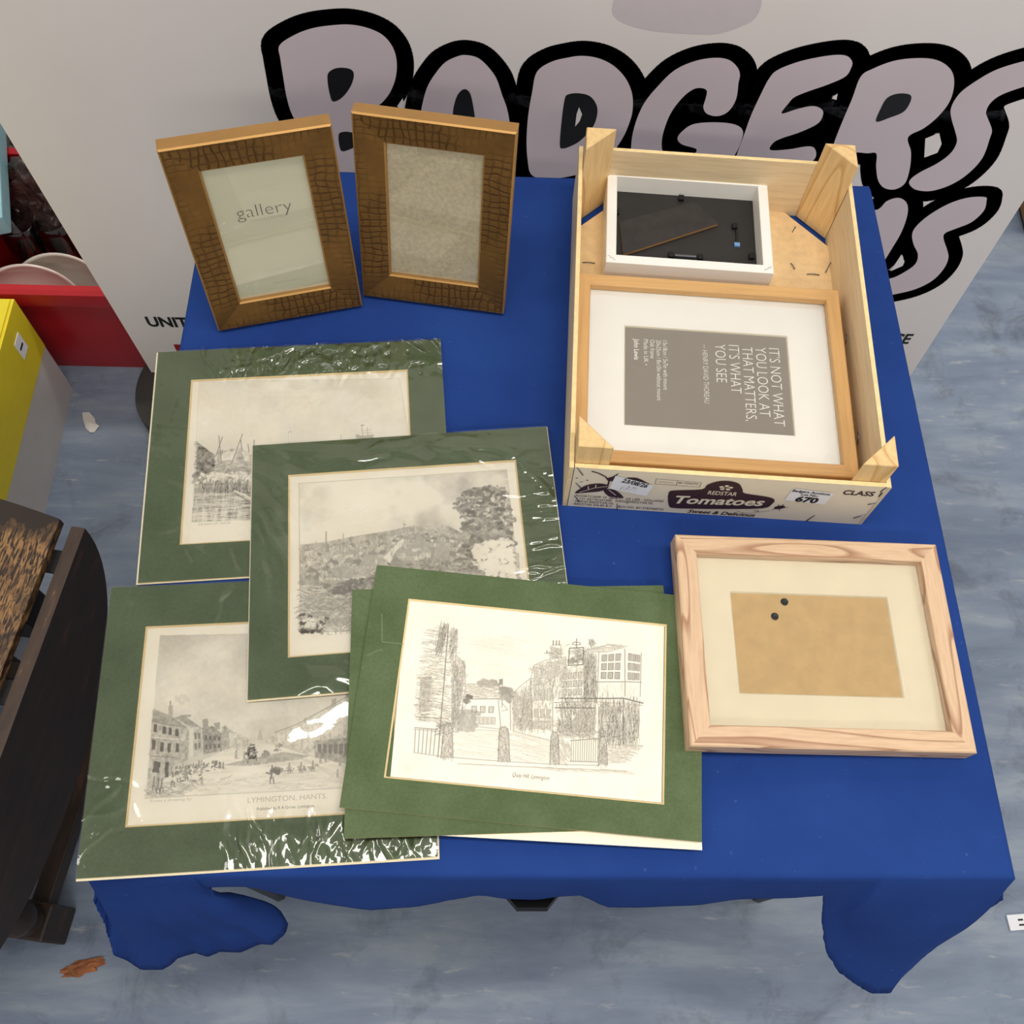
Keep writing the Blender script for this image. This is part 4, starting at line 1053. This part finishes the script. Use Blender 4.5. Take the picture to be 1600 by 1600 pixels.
    s.hatch([(1225, 640), (1300, 632), (1298, 790), (1225, 790)], 130, 88, 18, .45, 1, .12); s.grid([(1250, 650), (1300, 645), (1296, 770), (1250, 772)], 1, 2, .5, 1.2, None, .2); L((1230, 600), (1228, 790), w=2.0, t=.55)
    s.hatch([(1165, 795), (1310, 798), (1235, 872), (1165, 872)], 190, 3, 12, .36, .9, .08); L((1165, 792), (1312, 798))
    # extra pen work: brick courses, roof slopes, window heads, shop shadows
    for k in range(11): L((400 - 3 * k, 340 + 33 * k), (470 - 2 * k, 332 + 34 * k), w=.8, t=.28)
    s.grid([(438, 330), (470, 325), (462, 400), (432, 402)], 1, 2, .5, .9, None, .15); s.grid([(372, 520), (416, 515), (406, 655), (366, 655)], 2, 4, .5, .8, None, .15)
    for k in range(7): L((845 + 4 * k, 478 + 9 * k), (985, 438 + 9 * k), w=.8, t=.34)
    for k in range(6): L((565, 552 + 9 * k), (704, 550 + 9 * k), w=.7, t=.28)
    s.hatch([(850, 470), (985, 440), (985, 600), (850, 600)], 260, 88, 12, .5, .9, .15); s.hatch([(970, 600), (1118, 600), (1112, 745), (940, 745)], 300, 86, 14, .6, .9, .2)
    s.hatch([(1062, 420), (1120, 430), (1116, 600), (1062, 600)], 160, 88, 24, .6, .9, .08); s.hatch([(1120, 600), (1300, 610), (1296, 790), (1122, 785)], 260, 88, 20, .6, .9, .10)
    s.hatch([(760, 590), (845, 555), (845, 735), (765, 735)], 220, 88, 12, .55, .9, .15); s.hatch([(505, 450), (560, 480), (545, 640), (505, 700)], 150, 86, 16, .55, .9, .1)
    L((750, 590), (752, 735), w=1.3, t=.5); L((838, 515), (842, 735), w=1.3, t=.5); L((930, 545), (930, 740), w=1.3, t=.5); L((1062, 400), (1062, 600), w=1.3, t=.5); L((985, 425), (985, 480), w=1.2, t=.5); L((850, 462), (855, 560), w=1.1, t=.45)
    # fence, bollards
    L((1005, 778), (1128, 768), w=1.6); L((1004, 865), (1125, 868), w=1.4)
    for k in range(13): L((1010 + 9.3 * k, 778 - .7 * k), (1008 + 9.3 * k, 866), w=1.2, t=.48)
    for x0, x1, y0, y1 in ((466, 510, 712, 855), (700, 748, 722, 868), (918, 958, 742, 878), (1124, 1162, 762, 880)):
        m = (x0 + x1) / 2; q = [(x0 - 8 if x0 < 500 else x0, y1), (x0 + 4, y0 + 26), (x0 + 8, y0 + 8), (m - 5, y0), (m + 5, y0), (x1 - 8, y0 + 8), (x1 - 4, y0 + 26), (x1, y1)]
        s.fill(q, .20, fine, .3); s.hatch(q, 120, 80, 9, .55, .9, .5); L(*q, w=1.4, t=.55)
    # ground
    L((345, 832), (460, 848), (700, 866), (920, 878), (1125, 882), w=1.2, t=.45); L((530, 878), (760, 888), (1240, 905), w=1.2, t=.4); L((600, 880), (1000, 897), t=.3)
    s.hatch([(520, 745), (700, 735), (700, 860), (515, 850)], 60, 2, 40, .18, .9, .05); s.hatch([(750, 740), (915, 770), (915, 872), (750, 862)], 90, 8, 34, .24, .9, .08); s.hatch([(960, 780), (1005, 800), (1000, 870), (962, 872)], 50, 60, 18, .4); s.hatch([(820, 890), (1250, 905), (1240, 918), (830, 902)], 40, 2, 30, .3, .9, .04)
    L((505, 745), (620, 735), (700, 740), t=.4); L((760, 738), (900, 775), (1005, 800), t=.45)
    return s

# ================================================================== THINGS ON THE TABLE
def cellophane(parent, w, h, z, seed, wr):
    """crinkled film over a mount: wr = list of (x, y, dx, dy, length, half width, height) ridges in metres"""
    nx, ny = 260, 230
    X, Y = np.meshgrid(np.linspace(-w / 2, w / 2, nx), np.linspace(-h / 2, h / 2, ny))
    Z = np.zeros_like(X)
    rng = np.random.RandomState(seed)
    for k in range(16):                                    # slack swells
        a = rng.rand() * 6.28; f = 18 + 50 * rng.rand(); Z += 0.00010 * np.sin((X * math.cos(a) + Y * math.sin(a)) * f + rng.rand() * 6.28)
    for x, y, dx, dy, ln, hwid, ht in wr:
        d = math.hypot(dx, dy); dx /= d; dy /= d
        t = (X - x) * dx + (Y - y) * dy; u = -(X - x) * dy + (Y - y) * dx + 0.0016 * np.sin(t * 160 + x * 900)
        lat = np.exp(-(u / hwid) ** 2) if hwid > 0 else np.clip(1 - np.abs(u / hwid), 0, 1)     # rounded or sharply folded crease
        prof = lat * np.clip(1.6 * (1 - np.abs(t) / ln), 0, 1) ** .7
        Z += ht * prof
    Z = np.clip(Z - np.percentile(Z, 12), 0, 0.0024)
    co = np.c_[X.ravel(), Y.ravel(), (z + 0.0005 + Z).ravel()]
    i = np.arange(ny - 1)[:, None] * nx + np.arange(nx - 1)[None]
    f = np.stack([i, i + 1, i + nx + 1, i + nx], -1).reshape(-1, 4)
    me = bpy.data.meshes.new('cellophane'); me.from_pydata(co.tolist(), [], f.tolist())
    return link('cellophane', me, M['film'], parent, smooth=True)

def ridges(seed, n, xr, yr, ang, jit, ln, hw, ht):
    rng = np.random.RandomState(seed); out = []
    for k in range(n):
        a = math.radians(ang + rng.normal(0, jit))
        out.append((rng.uniform(*xr), rng.uniform(*yr), math.cos(a), math.sin(a), ln * (.4 + rng.rand()), hw * (.6 + .9 * rng.rand()), ht * rng.uniform(-.8, 1.2)))
    return out

def folds(seed, n, xr, yr, ang, jit, ln, hw, slope):
    rng = np.random.RandomState(seed); out = []
    for k in range(n):
        a = math.radians(ang + rng.normal(0, jit)); w_ = hw * (.5 + rng.rand())
        out.append((rng.uniform(*xr), rng.uniform(*yr), math.cos(a), math.sin(a), ln * (.4 + rng.rand()), -w_, w_ * slope * rng.uniform(.85, 1.15)))
    return out

def mounted_print(loc, rot, w, h, ww, wh, off, sketch, label, wr, seed, captions, back=(0, 0)):
    root = empty('mounted_print', loc, (0, 0, R(rot)))
    tag(root, label, 'print', 'cellophane wrapped prints in green mounts')
    box('backing_board', -w / 2 - .001 + back[0], w / 2 + .0008 + back[0], -h / 2 - .001 + back[1], h / 2 + .0006 + back[1], 0.0, 0.0014, M['core'], root)
    e = sketch.object(root, 0.0016); e.location = (off[0], off[1], 0)
    window_mount('window_mount', w, h, ww, wh, 0.0017, 0.0031, [M['mount'], M['bevel']], root, off)
    for body, size, x, y, wid, mat in captions:
        lettering(body, size, (x, y), M[mat], e, width=wid, z=0.00165, bold=-0.00002)
    cellophane(root, w + .001, h + .001, 0.0032, seed, wr)
    return root

w1 = folds(8, 34, (-.075, .140), (.094, .126), 14, 26, .016, .0050, .40) + folds(9, 9, (.07, .14), (.10, .125), -38, 8, .026, .004, .42) + ridges(7, 30, (-.08, .14), (.098, .126), 8, 24, .020, .0024, .0013) + [(-.01, .090, .99, .05, .06, .010, .0018)] + ridges(1, 110, (-.10, .142), (.092, .127), 74, 26, .022, .0019, .0011) + ridges(2, 14, (.02, .14), (.10, .12), 140, 14, .05, .004, .0013) + ridges(3, 10, (-.14, -.09), (.03, .12), 40, 18, .05, .004, .0008) + ridges(4, 14, (-.145, -.11), (-.12, .1), 5, 20, .02, .002, .0006) + ridges(5, 8, (-.12, 0), (-.125, -.095), 115, 12, .03, .004, .0008) + ridges(6, 3, (-.09, .05), (.07, .09), 172, 6, .04, .005, .0010)
mounted_print((-0.2483, 0.0081, 0.7005), 4.7, .2910, .2565, .2170, .1812, (0, 0), harbour(),
              'green mounted engraving of a harbour shore in cellophane, lying nearest the gold frames', w1, 5,
              [('Drawn on stone', .0045, -.094, -.0725, .03, 'faint_ink')], (-.001, 0))
w3 = ridges(11, 90, (-.03, .142), (-.122, -.088), 96, 10, .024, .0020, .0012) + ridges(12, 30, (.06, .142), (-.12, -.09), 70, 25, .02, .002, .0012) + ridges(13, 14, (-.14, -.09), (-.12, .1), 30, 40, .03, .003, .0006) + ridges(14, 10, (-.14, .0), (.10, .12), 80, 20, .02, .003, .0008) + [(.052, .002, .90, .42, .050, .0125, .0022), (.02, -.105, .99, .1, .10, .010, .0010)]
mounted_print((-0.2528, -0.2530, 0.7005), 3.6, .2912, .2520, .2185, .1716, (0, -.0008), highstreet(),
              'green mounted engraving of a high street in cellophane, at the front left table corner', w3, 9,
              [('LYMINGTON, HANTS.', .0062, -.012, -.0730, .066, 'faint_ink'), ('Published by R A Grove, Lymington.', .0036, -.004, -.0795, .048, 'ink'), ('From a drawing by', .0034, -.0925, -.068, .034, 'faint_ink')], (.0006, -.0008))
w2 = folds(28, 15, (.116, .144), (-.10, .06), 3, 5, .026, .0022, .29) + folds(29, 6, (-.10, .10), (.100, .124), -4, 8, .035, .004, .36) + [(.0, .114, .99, -.03, .15, .014, .0014), (-.125, .0, .1, .99, .10, .010, .0012), (-.05, -.11, .98, .2, .07, .010, .0016)] + ridges(21, 46, (.112, .146), (-.11, .10), 4, 6, .032, .0019, .0013) + ridges(22, 14, (-.14, .12), (.10, .125), 172, 14, .06, .005, .0009) + ridges(23, 16, (-.145, -.10), (-.12, .12), 118, 16, .05, .005, .0010) + ridges(24, 20, (-.12, .06), (-.127, -.095), 165, 20, .03, .004, .0011) + ridges(25, 12, (.07, .14), (.03, .11), 140, 10, .05, .003, .0008)
mounted_print((-0.1363, -0.1002, 0.7050), 5.5, .2911, .2555, .2190, .1814, (0, 0), townview(),
              'green mounted engraving of a town seen over trees, in cellophane, overlapping two other prints', w2, 13,
              [('LYMINGTON', .0056, -.076, -.0735, .060, 'faint_ink'), ('Painted by J.M. Gilbert', .0042, -.097, -.0665, .036, 'faint_ink')])

# loose mounts without wrapping
root = empty('loose_mount', (-0.0368, -0.2434, 0.7120), (0, R(1.4), R(2.19)))
tag(root, 'loose green window mount lying just under the quay sketch', 'mount')
window_mount('window_mount', .2869, .2172, .2050, .1520, 0.0, 0.0014, [M['mount'], M['bevel']], root, (0.0, -.0110))
root = box('paper_sheet', -.120, .1490, -.106, .106, 0.0, 0.0004, M['paper'], None, 0.0, (-0.0245, -0.2515, 0.7110), (0, R(1.4), R(-2.6)))
tag(root, 'cream paper sheet poking out below the loose green mounts', 'paper')

def quay_print():
    root = empty('street_sketch_print', (-0.0222, -0.2375, 0.7134), (0, R(1.4), R(-4.75)))
    tag(root, 'unwrapped green mounted sketch of an old street with bollards, topmost of the stack', 'print')
    window_mount('window_mount', .3012, .2172, .2333, .1573, 0.0006, 0.0020, [M['mount'], M['bevel']], root, (0.0005, -.0012))
    e = quayhill().object(root, 0.0005, 1.5, wedge=True); e.location = (0.0, -.0010, 0)
    lettering('Quay Hill, Lymington', .0050, (-.0105, -.0690), M['ink'], e, width=.0315, shear=.35, z=0.0007, bold=-.00004)
    flat_line('crease', [(-.1395, .062), (-.1355, .036), (-.117, .036)], .0009, M['crease'], root, z=.0021); flat_line('crease', [(-.147, .022), (-.138, .028), (-.134, .029)], .0009, M['crease'], root, z=.0021)
quay_print()

# ------------------------------------------------------------------ bronze frames
def gold_frame(A, rotz, tilt, h, label, gallery):
    w, fw, th = 0.152, 0.0300, 0.017
    root = empty('photo_frame', A, (R(90 - tilt), 0, R(rotz)))
    tag(root, label, 'picture frame', 'embossed bronze photo frames')
    hold = empty('moulding', (0, h / 2, 0)); hold.parent = root
    prof = [(0.0, -th, 1), (0.0, -0.0015, 1), (0.0015, 0.0, 0), (fw - 0.0015, -0.0040, 1), (fw, -0.0052, 1), (fw, -0.0090, 1), (fw - .002, -th, 1)]
    frame_rails(hold, w, h, prof, [M['bronze'], M['gold_edge']])
    hold2 = hold
    iw, ih = w - 2 * fw, h - 2 * fw
    ins = box('insert_card', -iw / 2 - .001, iw / 2 + .001, -ih / 2 - .001, ih / 2 + .001, -0.0105, -0.0092, M['gallery_card'] if gallery else M['dust_card'], root, loc=(0, h / 2, 0))
    if gallery:
        lettering('gallery', .0200, (0, .019), M['ink'], ins, width=.052, align='CENTER', z=-0.00905, bold=-0.0004)
        lettering('PHOTOGRAPHY', .0042, (.002, .0135), M['faint_ink'], ins, width=.034, align='CENTER', z=-0.00905, spacing=1.5)
        lettering('made in thailand', .0035, (.008, -.066), M['faint_ink'], ins, width=.030, align='CENTER', z=-0.00905, spacing=1.4)
    box('glass', -iw / 2 - .001, iw / 2 + .001, -ih / 2 - .001, ih / 2 + .001, -0.0086, -0.0082, M['glass'], root, loc=(0, h / 2, 0))
    box('backboard', -w / 2 + .012, w / 2 - .012, -h / 2 + .012, h / 2 - .012, -th - .002, -0.0106, M['black_board'], root, loc=(0, h / 2, 0))
    # easel strut hinged on the back, foot on the cloth
    c, s_ = math.cos(R(tilt)), math.sin(R(tilt))
    y0 = 0.145; top = (y0, -th - .002)
    zt = 0.004 + y0 * c - (th + .002) * s_
    ln = math.hypot(zt, zt * 0.42)
    a = math.atan2(zt * 0.42, zt)                         # strut leans further back than the frame
    ph = R(tilt) + a
    bm = bmesh.new(); bm_box(bm, -0.024, 0.024, -ln + .002, 0, -0.003, 0.0)
    from_bm('easel_strut', bm, M['black_board'], root, (0, top[0], top[1]), (ph, 0, 0))
    return root
gold_frame((-0.2715, 0.1690, 0.7045), 14.2, 9.0, 0.2175, 'bronze embossed photo frame with pale gallery insert, standing at the left', True)
gold_frame((-0.1228, 0.1910, 0.7045), -7.7, 12.3, 0.2115, 'bronze embossed photo frame with empty dusty glass, standing nearer the crate', False)

# ------------------------------------------------------------------ tomato crate
def make_crate():
    W, D, Hh, t = 0.293, 0.395, 0.079, 0.0042
    root = empty('tomato_crate', (0.1676, 0.1460, 0.7005), (0, 0, R(-3.02)))
    tag(root, 'shallow pale wooden tomato crate with printed front holding two frames', 'crate')
    c = 0.046
    hw, hd = W / 2 - t, D / 2 - t
    prism('base_panel', [(-hw + c, -hd), (hw - c, -hd), (hw, -hd + c), (hw, hd - c), (hw - c, hd), (-hw + c, hd), (-hw, hd - c), (-hw, -hd + c)], 0.001, 0.0045, M['hardboard'], root)
    def panel(name, L, mat, loc, rz, h=Hh):
        bm = bmesh.new(); bm_box(bm, -L / 2, L / 2, 0, t, 0, h)
        for f in bm.faces:
            f.normal_update()
            if f.normal.z > .9: f.material_index = 1
            elif f.normal.y > .9: f.material_index = 2
        return from_bm(name, bm, [mat, M['ply_edge'], M['ply']], root, loc, (0, 0, rz))
    front = panel('front_panel', W - .006, M['ply_print'], (.002, -D / 2, 0), 0)
    panel('back_panel', W - .012, M['ply'], (0, D / 2, 0), R(180))
    panel('side_panel', D, M['ply'], (W / 2, 0, 0), R(90), Hh - .001)
    panel('side_panel', D, M['ply'], (-W / 2, 0, 0), R(270), Hh - .001)
    lg = 0.032
    for sx, sy in ((-1, -1), (1, -1), (1, 1), (-1, 1)):
        x, y = sx * (W / 2 - t - .0006), sy * (D / 2 - t - .0006)
        p = [(x, y), (x - sx * lg, y), (x, y - sy * lg)]
        if sx * sy < 0: p = [p[0], p[2], p[1]]
        # length along local x so the grain runs up the block
        bm = bmesh.new(); bm_prism(bm, [(q[0] - x, q[1] - y) for q in p], 0.0, 0.1085)
        bmesh.ops.recalc_face_normals(bm, faces=bm.faces)
        bmesh.ops.bevel(bm, geom=[e for e in bm.edges if e.is_manifold and len(e.link_faces) == 2 and e.calc_face_angle(0) > .5], offset=.0008, segments=1, affect='EDGES')
        rotm = Matrix.Rotation(R(90), 4, 'Y')              # z -> x
        bmesh.ops.transform(bm, matrix=rotm, verts=bm.verts)
        o = from_bm('corner_post', bm, M['pine'], root, (x, y, 0.0008), (0, R(-90), 0))
    # print on the front: local xy of the panel face
    pf = empty('front_print', (0, -D / 2 - .0002, 0), (R(90), 0, 0)); pf.parent = root
    bp = M['brown_print']
    mm = lambda pts: [(x / 1000, y / 1000) for x, y in pts]
    F = lambda nm, pts, mat=bp, sm=0, z=0.0002: flat_poly(nm, smooth_loop(mm(pts), sm) if sm else mm(pts), mat, front_p, z=z)
    front_p = pf
    F('badge', [(-50, 42), (-43, 47.5), (-21, 52.5), (-18, 62), (-10, 70), (0, 72), (10, 68), (16, 57), (20, 50), (42, 46), (50, 41), (50, 32), (44, 22), (10, 15.5), (-20, 12), (-38, 10.5), (-45, 15)], sm=3)
    for k in range(5):
        a = k * 2 * math.pi / 5 + .3
        q = [(0 + 7 * math.cos(a + d) * r_, 59 + 5.6 * math.sin(a + d) * r_) for d, r_ in ((0, .15), (-.45, .8), (0, 1.0), (.45, .8))]
        F('petal', q, M['ply_print'], z=0.0004)
    lettering('REDSTAR', .0105, (-.0005, .0440), M['ply_print'], pf, width=.027, align='CENTER', z=.0004, bold=.0001)
    o = lettering('Tomatoes', .022, (.001, .0215), M['ply_print'], pf, width=.084, align='CENTER', z=.0004, shear=.25, bold=.0006, rot=R(4)); o.location = (.001, .0245, .0004)
    lettering('Sweet & Delicious', .0095, (-.025, .0030), M['brown_print'], pf, width=.066, shear=.3, bold=.0002, z=.0003)
    lettering('POORTCAMP 10  2678 PT  DE LIER - HOLLAND', .0062, (-.1355, .0215), bp, pf, width=.084, z=.0003, bold=0)
    lettering('T +31 (0)174-531000   INFO@REDSTAR.NL', .0062, (-.1355, .0157), bp, pf, width=.075, z=.0003, bold=0)
    lettering('WWW.REDSTAR.NL', .0062, (-.1355, .0099), bp, pf, width=.038, z=.0003, bold=0)
    lettering('REDSTAR SALES B.V.', .0062, (-.1355, .0041), bp, pf, width=.037, z=.0003, bold=0)
    lettering('BLN NO. 8713783968722', .0062, (-.0925, .0041), bp, pf, width=.044, z=.0003, bold=0)
    lettering('CLASS 1', .0120, (.1070, .0605), bp, pf, width=.035, z=.0003, bold=.0003)
    # tomato branch
    for pts in ([(-137, 28), (-133, 38), (-128, 46), (-120, 50.5), (-112, 51), (-107, 47), (-109, 40), (-115, 35), (-124, 32)], [(-111, 38), (-105, 42), (-98, 38), (-90, 26), (-97, 25), (-105, 27)], [(-94, 65), (-86, 67), (-79, 64), (-66, 52), (-76, 55), (-88, 58)], [(-111, 62), (-106, 66), (-101, 74), (-103, 65), (-99, 60), (-107, 57)]): F('leaf_print', pts, sm=2)
    for pts in ([(-133, 31), (-120, 42), (-108, 47)], [(-125, 38), (-126, 45)], [(-119, 43), (-119, 49)], [(-106, 40), (-98, 30)]): flat_line('leaf_vein', mm(pts), .0007, M['ply_print'], pf, z=.0004)
    flat_line('stem_print', mm([(-126, 74), (-119, 71), (-112, 65), (-108, 57), (-108, 47)]), .0016, bp, pf, z=.0003)
    flat_line('code_box', mm([(-66, 67.5), (-24, 65.5), (-24, 56.5), (-65.5, 57.5), (-66, 67.5)]), .0004, bp, pf, z=.0003); flat_line('code_box', mm([(-46, 66.5), (-46, 57)]), .0004, bp, pf, z=.0003)
    lettering('BR-TOMATO', .0042, (-.0445, .0610), bp, pf, width=.018, z=.0003); flat_line('code_mark', mm([(-63, 62), (-49, 61.5)]), .0012, M['faint_ink'], pf, z=.0003)
    flat_line('bee_trail', mm([(21, 13), (28, 10), (36, 10), (42, 14), (40, 18), (37, 15), (44, 14), (52, 18)]), .0004, bp, pf, z=.0003)
    F('bee', [(56, 22), (61, 23), (64, 27), (62, 30), (57, 29), (54, 25)], sm=2)
    for pts in ([(58, 27), (56, 32)], [(60, 28), (61, 33)], [(56, 22), (53, 20)], [(60, 22), (61, 19)], [(63, 26), (67, 27)]): flat_line('bee', mm(pts), .0007, bp, pf, z=.0003)
    for x, y in ((-133, 52), (-128, 56), (-138, 59)): F('ink_dot', [(x - 1, y - .5), (x + 1, y - .5), (x + 1, y + .5), (x - 1, y + .5)], M['dark_plastic'])
    # stickers
    st = F('date_sticker', [(-103.5, 69), (-66, 55), (-69.5, 32.5), (-106, 43)], M['sticker'], z=.0005)
    lettering('23/08/26', .0098, (-.0970, .0580), M['text_black'], pf, rot=R(-19), width=.026, z=.0007, bold=.0003)
    lettering('(37\\', .012, (-.0960, .0440), M['ink'], pf, rot=R(-14), width=.014, z=.0007, shear=.3, bold=-.0003)
    F('lot_sticker', [(60, 66.5), (99, 62.5), (98, 38.5), (59, 42.5)], M['sticker'], z=.0005)
    lettering('Badgers Auctions', .0062, (.0607, .0605), M['text_black'], pf, rot=R(-5), width=.036, z=.0007, bold=.00015)
    lettering('Lot No.:', .0062, (.0705, .0542), M['text_black'], pf, rot=R(-5), width=.017, z=.0007, bold=.00015)
    lettering('670', .0140, (.0680, .0420), M['text_black'], pf, rot=R(-4), width=.0215, z=.0007, bold=.0007)
    # wire staples
    def staple(x, y, dx, dy):
        tube('staple', [(x / 1000, -D / 2 - .0007, y / 1000), ((x + dx) / 1000, -D / 2 - .0009, (y + dy) / 1000)], .0005, M['steel'], root, 6)
    for s_ in ((-93, 0, -1.5, 13), (92, 1, 4, 14), (-140, 80, 7, -14), (-138, 50, 6, -10), (-137, 24, 6, -12), (137, 44, 6, 4), (134, 14, 8, 9), (139, 70, 2, 10)): staple(*s_)
    for (x, y, z, dx, dy, dz) in ((-.134, .100, .0055, .014, 0, 0), (.098, .118, .006, .004, -.008, 0), (.136, .108, .006, .006, .012, .003), (.115, .104, .006, .014, 0, 0), (.1395, -.005, .030, 0, .010, .004), (.1395, -.125, .030, 0, .012, .004), (.098, .150, .020, .0, -.004, .010)):
        tube('staple', [(x, y, z), (x + dx * .5, y + dy * .5, z + dz + .0012), (x + dx, y + dy, z + dz)], .0006, M['steel'], root, 6)
make_crate()

# ------------------------------------------------------------------ oak frame in the crate
def make_oak():
    root = empty('oak_frame', (0.1611, 0.0905, 0.7058), (0, 0, R(-3.05)))
    tag(root, 'oak picture frame with white mount and grey quotation card, lying in the crate', 'picture frame')
    iw, ih, fw, th = .2480, .1970, .0138, .0350
    w, h = iw + 2 * fw, ih + 2 * fw
    prof = [(0, 0), (0, th - .001), (.001, th), (fw - .001, th), (fw, th - .001), (fw, th - .0085), (fw - .004, th - .0085), (fw - .004, 0)]
    frame_rails(root, w, h, prof, M['oak'])
    zi = th - .0095
    window_mount('white_mount', iw + .006, ih + .006, .1672, .1180, zi - .0014, zi, [M['white_mount'], M['core']], root, (-.0025, -.0045), .001)
    card = box('quotation_card', -.088, .088, -.063, .063, zi - .0020, zi - .0014, M['grey_card'], root, loc=(-.0025, -.0045, 0))
    box('backboard', -iw / 2 - .003, iw / 2 + .003, -ih / 2 - .003, ih / 2 + .003, 0.004, zi - .0021, M['mdf'], root)
    box('glass', -iw / 2 - .002, iw / 2 + .002, -ih / 2 - .002, ih / 2 + .002, zi + .0003, zi + .0008, M['glass'], root)
    zt = zi - .00135
    def words(body, fx, f0, f1, size, bold=-.0001, mat='white_print'):
        x = -.0836 + .1672 * fx; y = .059 - .118 * f0
        lettering(body, size, (x, y), M[mat], card, rot=R(-90), width=.118 * (f1 - f0), z=zt, bold=bold)
    b = -.00018
    words("IT'S NOT WHAT", .888, .125, .915, .0158, b); words('YOU LOOK AT', .805, .125, .83, .0158, b); words('THAT MATTERS,', .722, .130, .885, .0158, b); words("IT'S WHAT", .640, .120, .615, .0158, b); words('YOU SEE', .555, .120, .515, .0158, b)
    words('\u2014 HENRY DAVID THOREAU', .476, .130, .735, .0078, -.0001)
    words('13x18cm / 5x7in with mount', .233, .120, .630, .0068, -.00003); words('20x25cm / 8x10in without mount', .193, .120, .740, .0068, -.00003); words('Oak frame', .155, .120, .315, .0068, -.00003); words('Made in UK \u2022', .115, .120, .390, .0068, -.00003); words('John Lewis', .056, .120, .340, .0072, .00012)
make_oak()

# ------------------------------------------------------------------ white frame face down in the crate
def make_white():
    root = empty('white_box_frame', (0.1520, 0.2835, 0.7058), (0, 0, R(-3.3)))
    tag(root, 'white wooden frame lying face down in the crate with its black back showing', 'picture frame')
    w, h, fw, th = .1780, .1325, .0108, .0385
    frame_rails(root, w, h, [(0, 0), (0, th - .0006), (.0006, th), (fw - .0006, th), (fw, th - .0006), (fw, .012), (fw, 0)], M['white_paint'])
    iw, ih = w - 2 * fw, h - 2 * fw
    zb = 0.0155
    box('backboard', -iw / 2, iw / 2, -ih / 2, ih / 2, 0.003, zb, M['black_board'], root)
    st = [(-.0720, .0079), (-.068, -.0362), (-.066, -.0372), (.0362, .0140), (.0368, .0156), (.0114, .0442)]
    bm = bmesh.new(); bm_prism(bm, st, zb + .001, zb + .004)
    for f in bm.faces:
        f.normal_update()
        if abs(f.normal.z) < .5: f.material_index = 1
    from_bm('easel_strut', bm, [M['strut_board'], M['mdf_edge']], root)
    for x, y in ((-.0032, .0500), (.0559, .0143), (.0725, -.0269), (-.0760, .0235), (-.0157, -.0330), (.0161, -.0330)):
        box('clip', x - .003, x + .003, y - .0035, y + .0035, zb, zb + .004, M['black_metal'], root, .0008)
    box('clip', .0566, .0588, -.008, .013, zb, zb + .002, M['black_metal'], root)
    box('blue_tab', .0545, .0605, -.0135, -.0085, zb, zb + .002, M['blue_bit'], root)
    box('hanger_bar', -.012, .012, -.0345, -.0315, zb, zb + .003, M['steel'], root, .0008)
    for sx, sy, a in ((-1, 1, 20), (1, 1, -30), (-1, -1, -30), (1, -1, 40)):          # corrugated corner fasteners
        x, y = sx * (w / 2 - fw * .55), sy * (h / 2 - fw * .55)
        pts = [(-.005, 0), (-.003, .0012), (-.001, -.0008), (.001, .0010), (.003, -.0010), (.005, .0004)]
        ca, sa = math.cos(R(a)), math.sin(R(a))
        flat_line('corner_fastener', [(x + p * ca - q * sa, y + p * sa + q * ca) for p, q in pts], .0004, M['steel'], root, z=th + .0001)
make_white()

# ------------------------------------------------------------------ pale oak frame at the front right
def make_pale():
    root = empty('pale_oak_frame', (0.2363, -0.1861, 0.7060), (0, R(2.3), R(-0.4)))
    tag(root, 'pale grained wood frame with cream mount and empty tan backing, front right of table', 'picture frame')
    w, h, fw, th = .2505, .1965, .0186, .0215
    frame_rails(root, w, h, [(0, 0), (0, th - .0012), (.0012, th), (fw - .0008, th), (fw, th - .0008), (fw, th - .0095), (fw - .004, th - .0095), (fw - .004, 0)], M['pale_oak'])
    iw, ih = w - 2 * fw, h - 2 * fw
    zi = th - .0105
    window_mount('cream_mount', iw + .006, ih + .006, .1470, .0938, zi - .0015, zi, [M['cream_mount'], M['core']], root, (-.0010, -.0008), .0012)
    bk = box('backing', -iw / 2, iw / 2, -ih / 2, ih / 2, 0.003, zi - .0017, M['mdf'], root)
    for x, y in ((.2118 - .2363, -.1469 + .1861), (.2011 - .2363, -.1614 + .1861)):
        lathe('eyelet', [(.0036, 0), (.0034, .0007), (.0026, .0009), (.0016, .0004), (0, .0003)], M['black_metal'], bk, (x, y, zi - .0017), seg=24)
    box('glass', -iw / 2 - .002, iw / 2 + .002, -ih / 2 - .002, ih / 2 + .002, zi + .0003, zi + .0008, M['glass'], root)
make_pale()
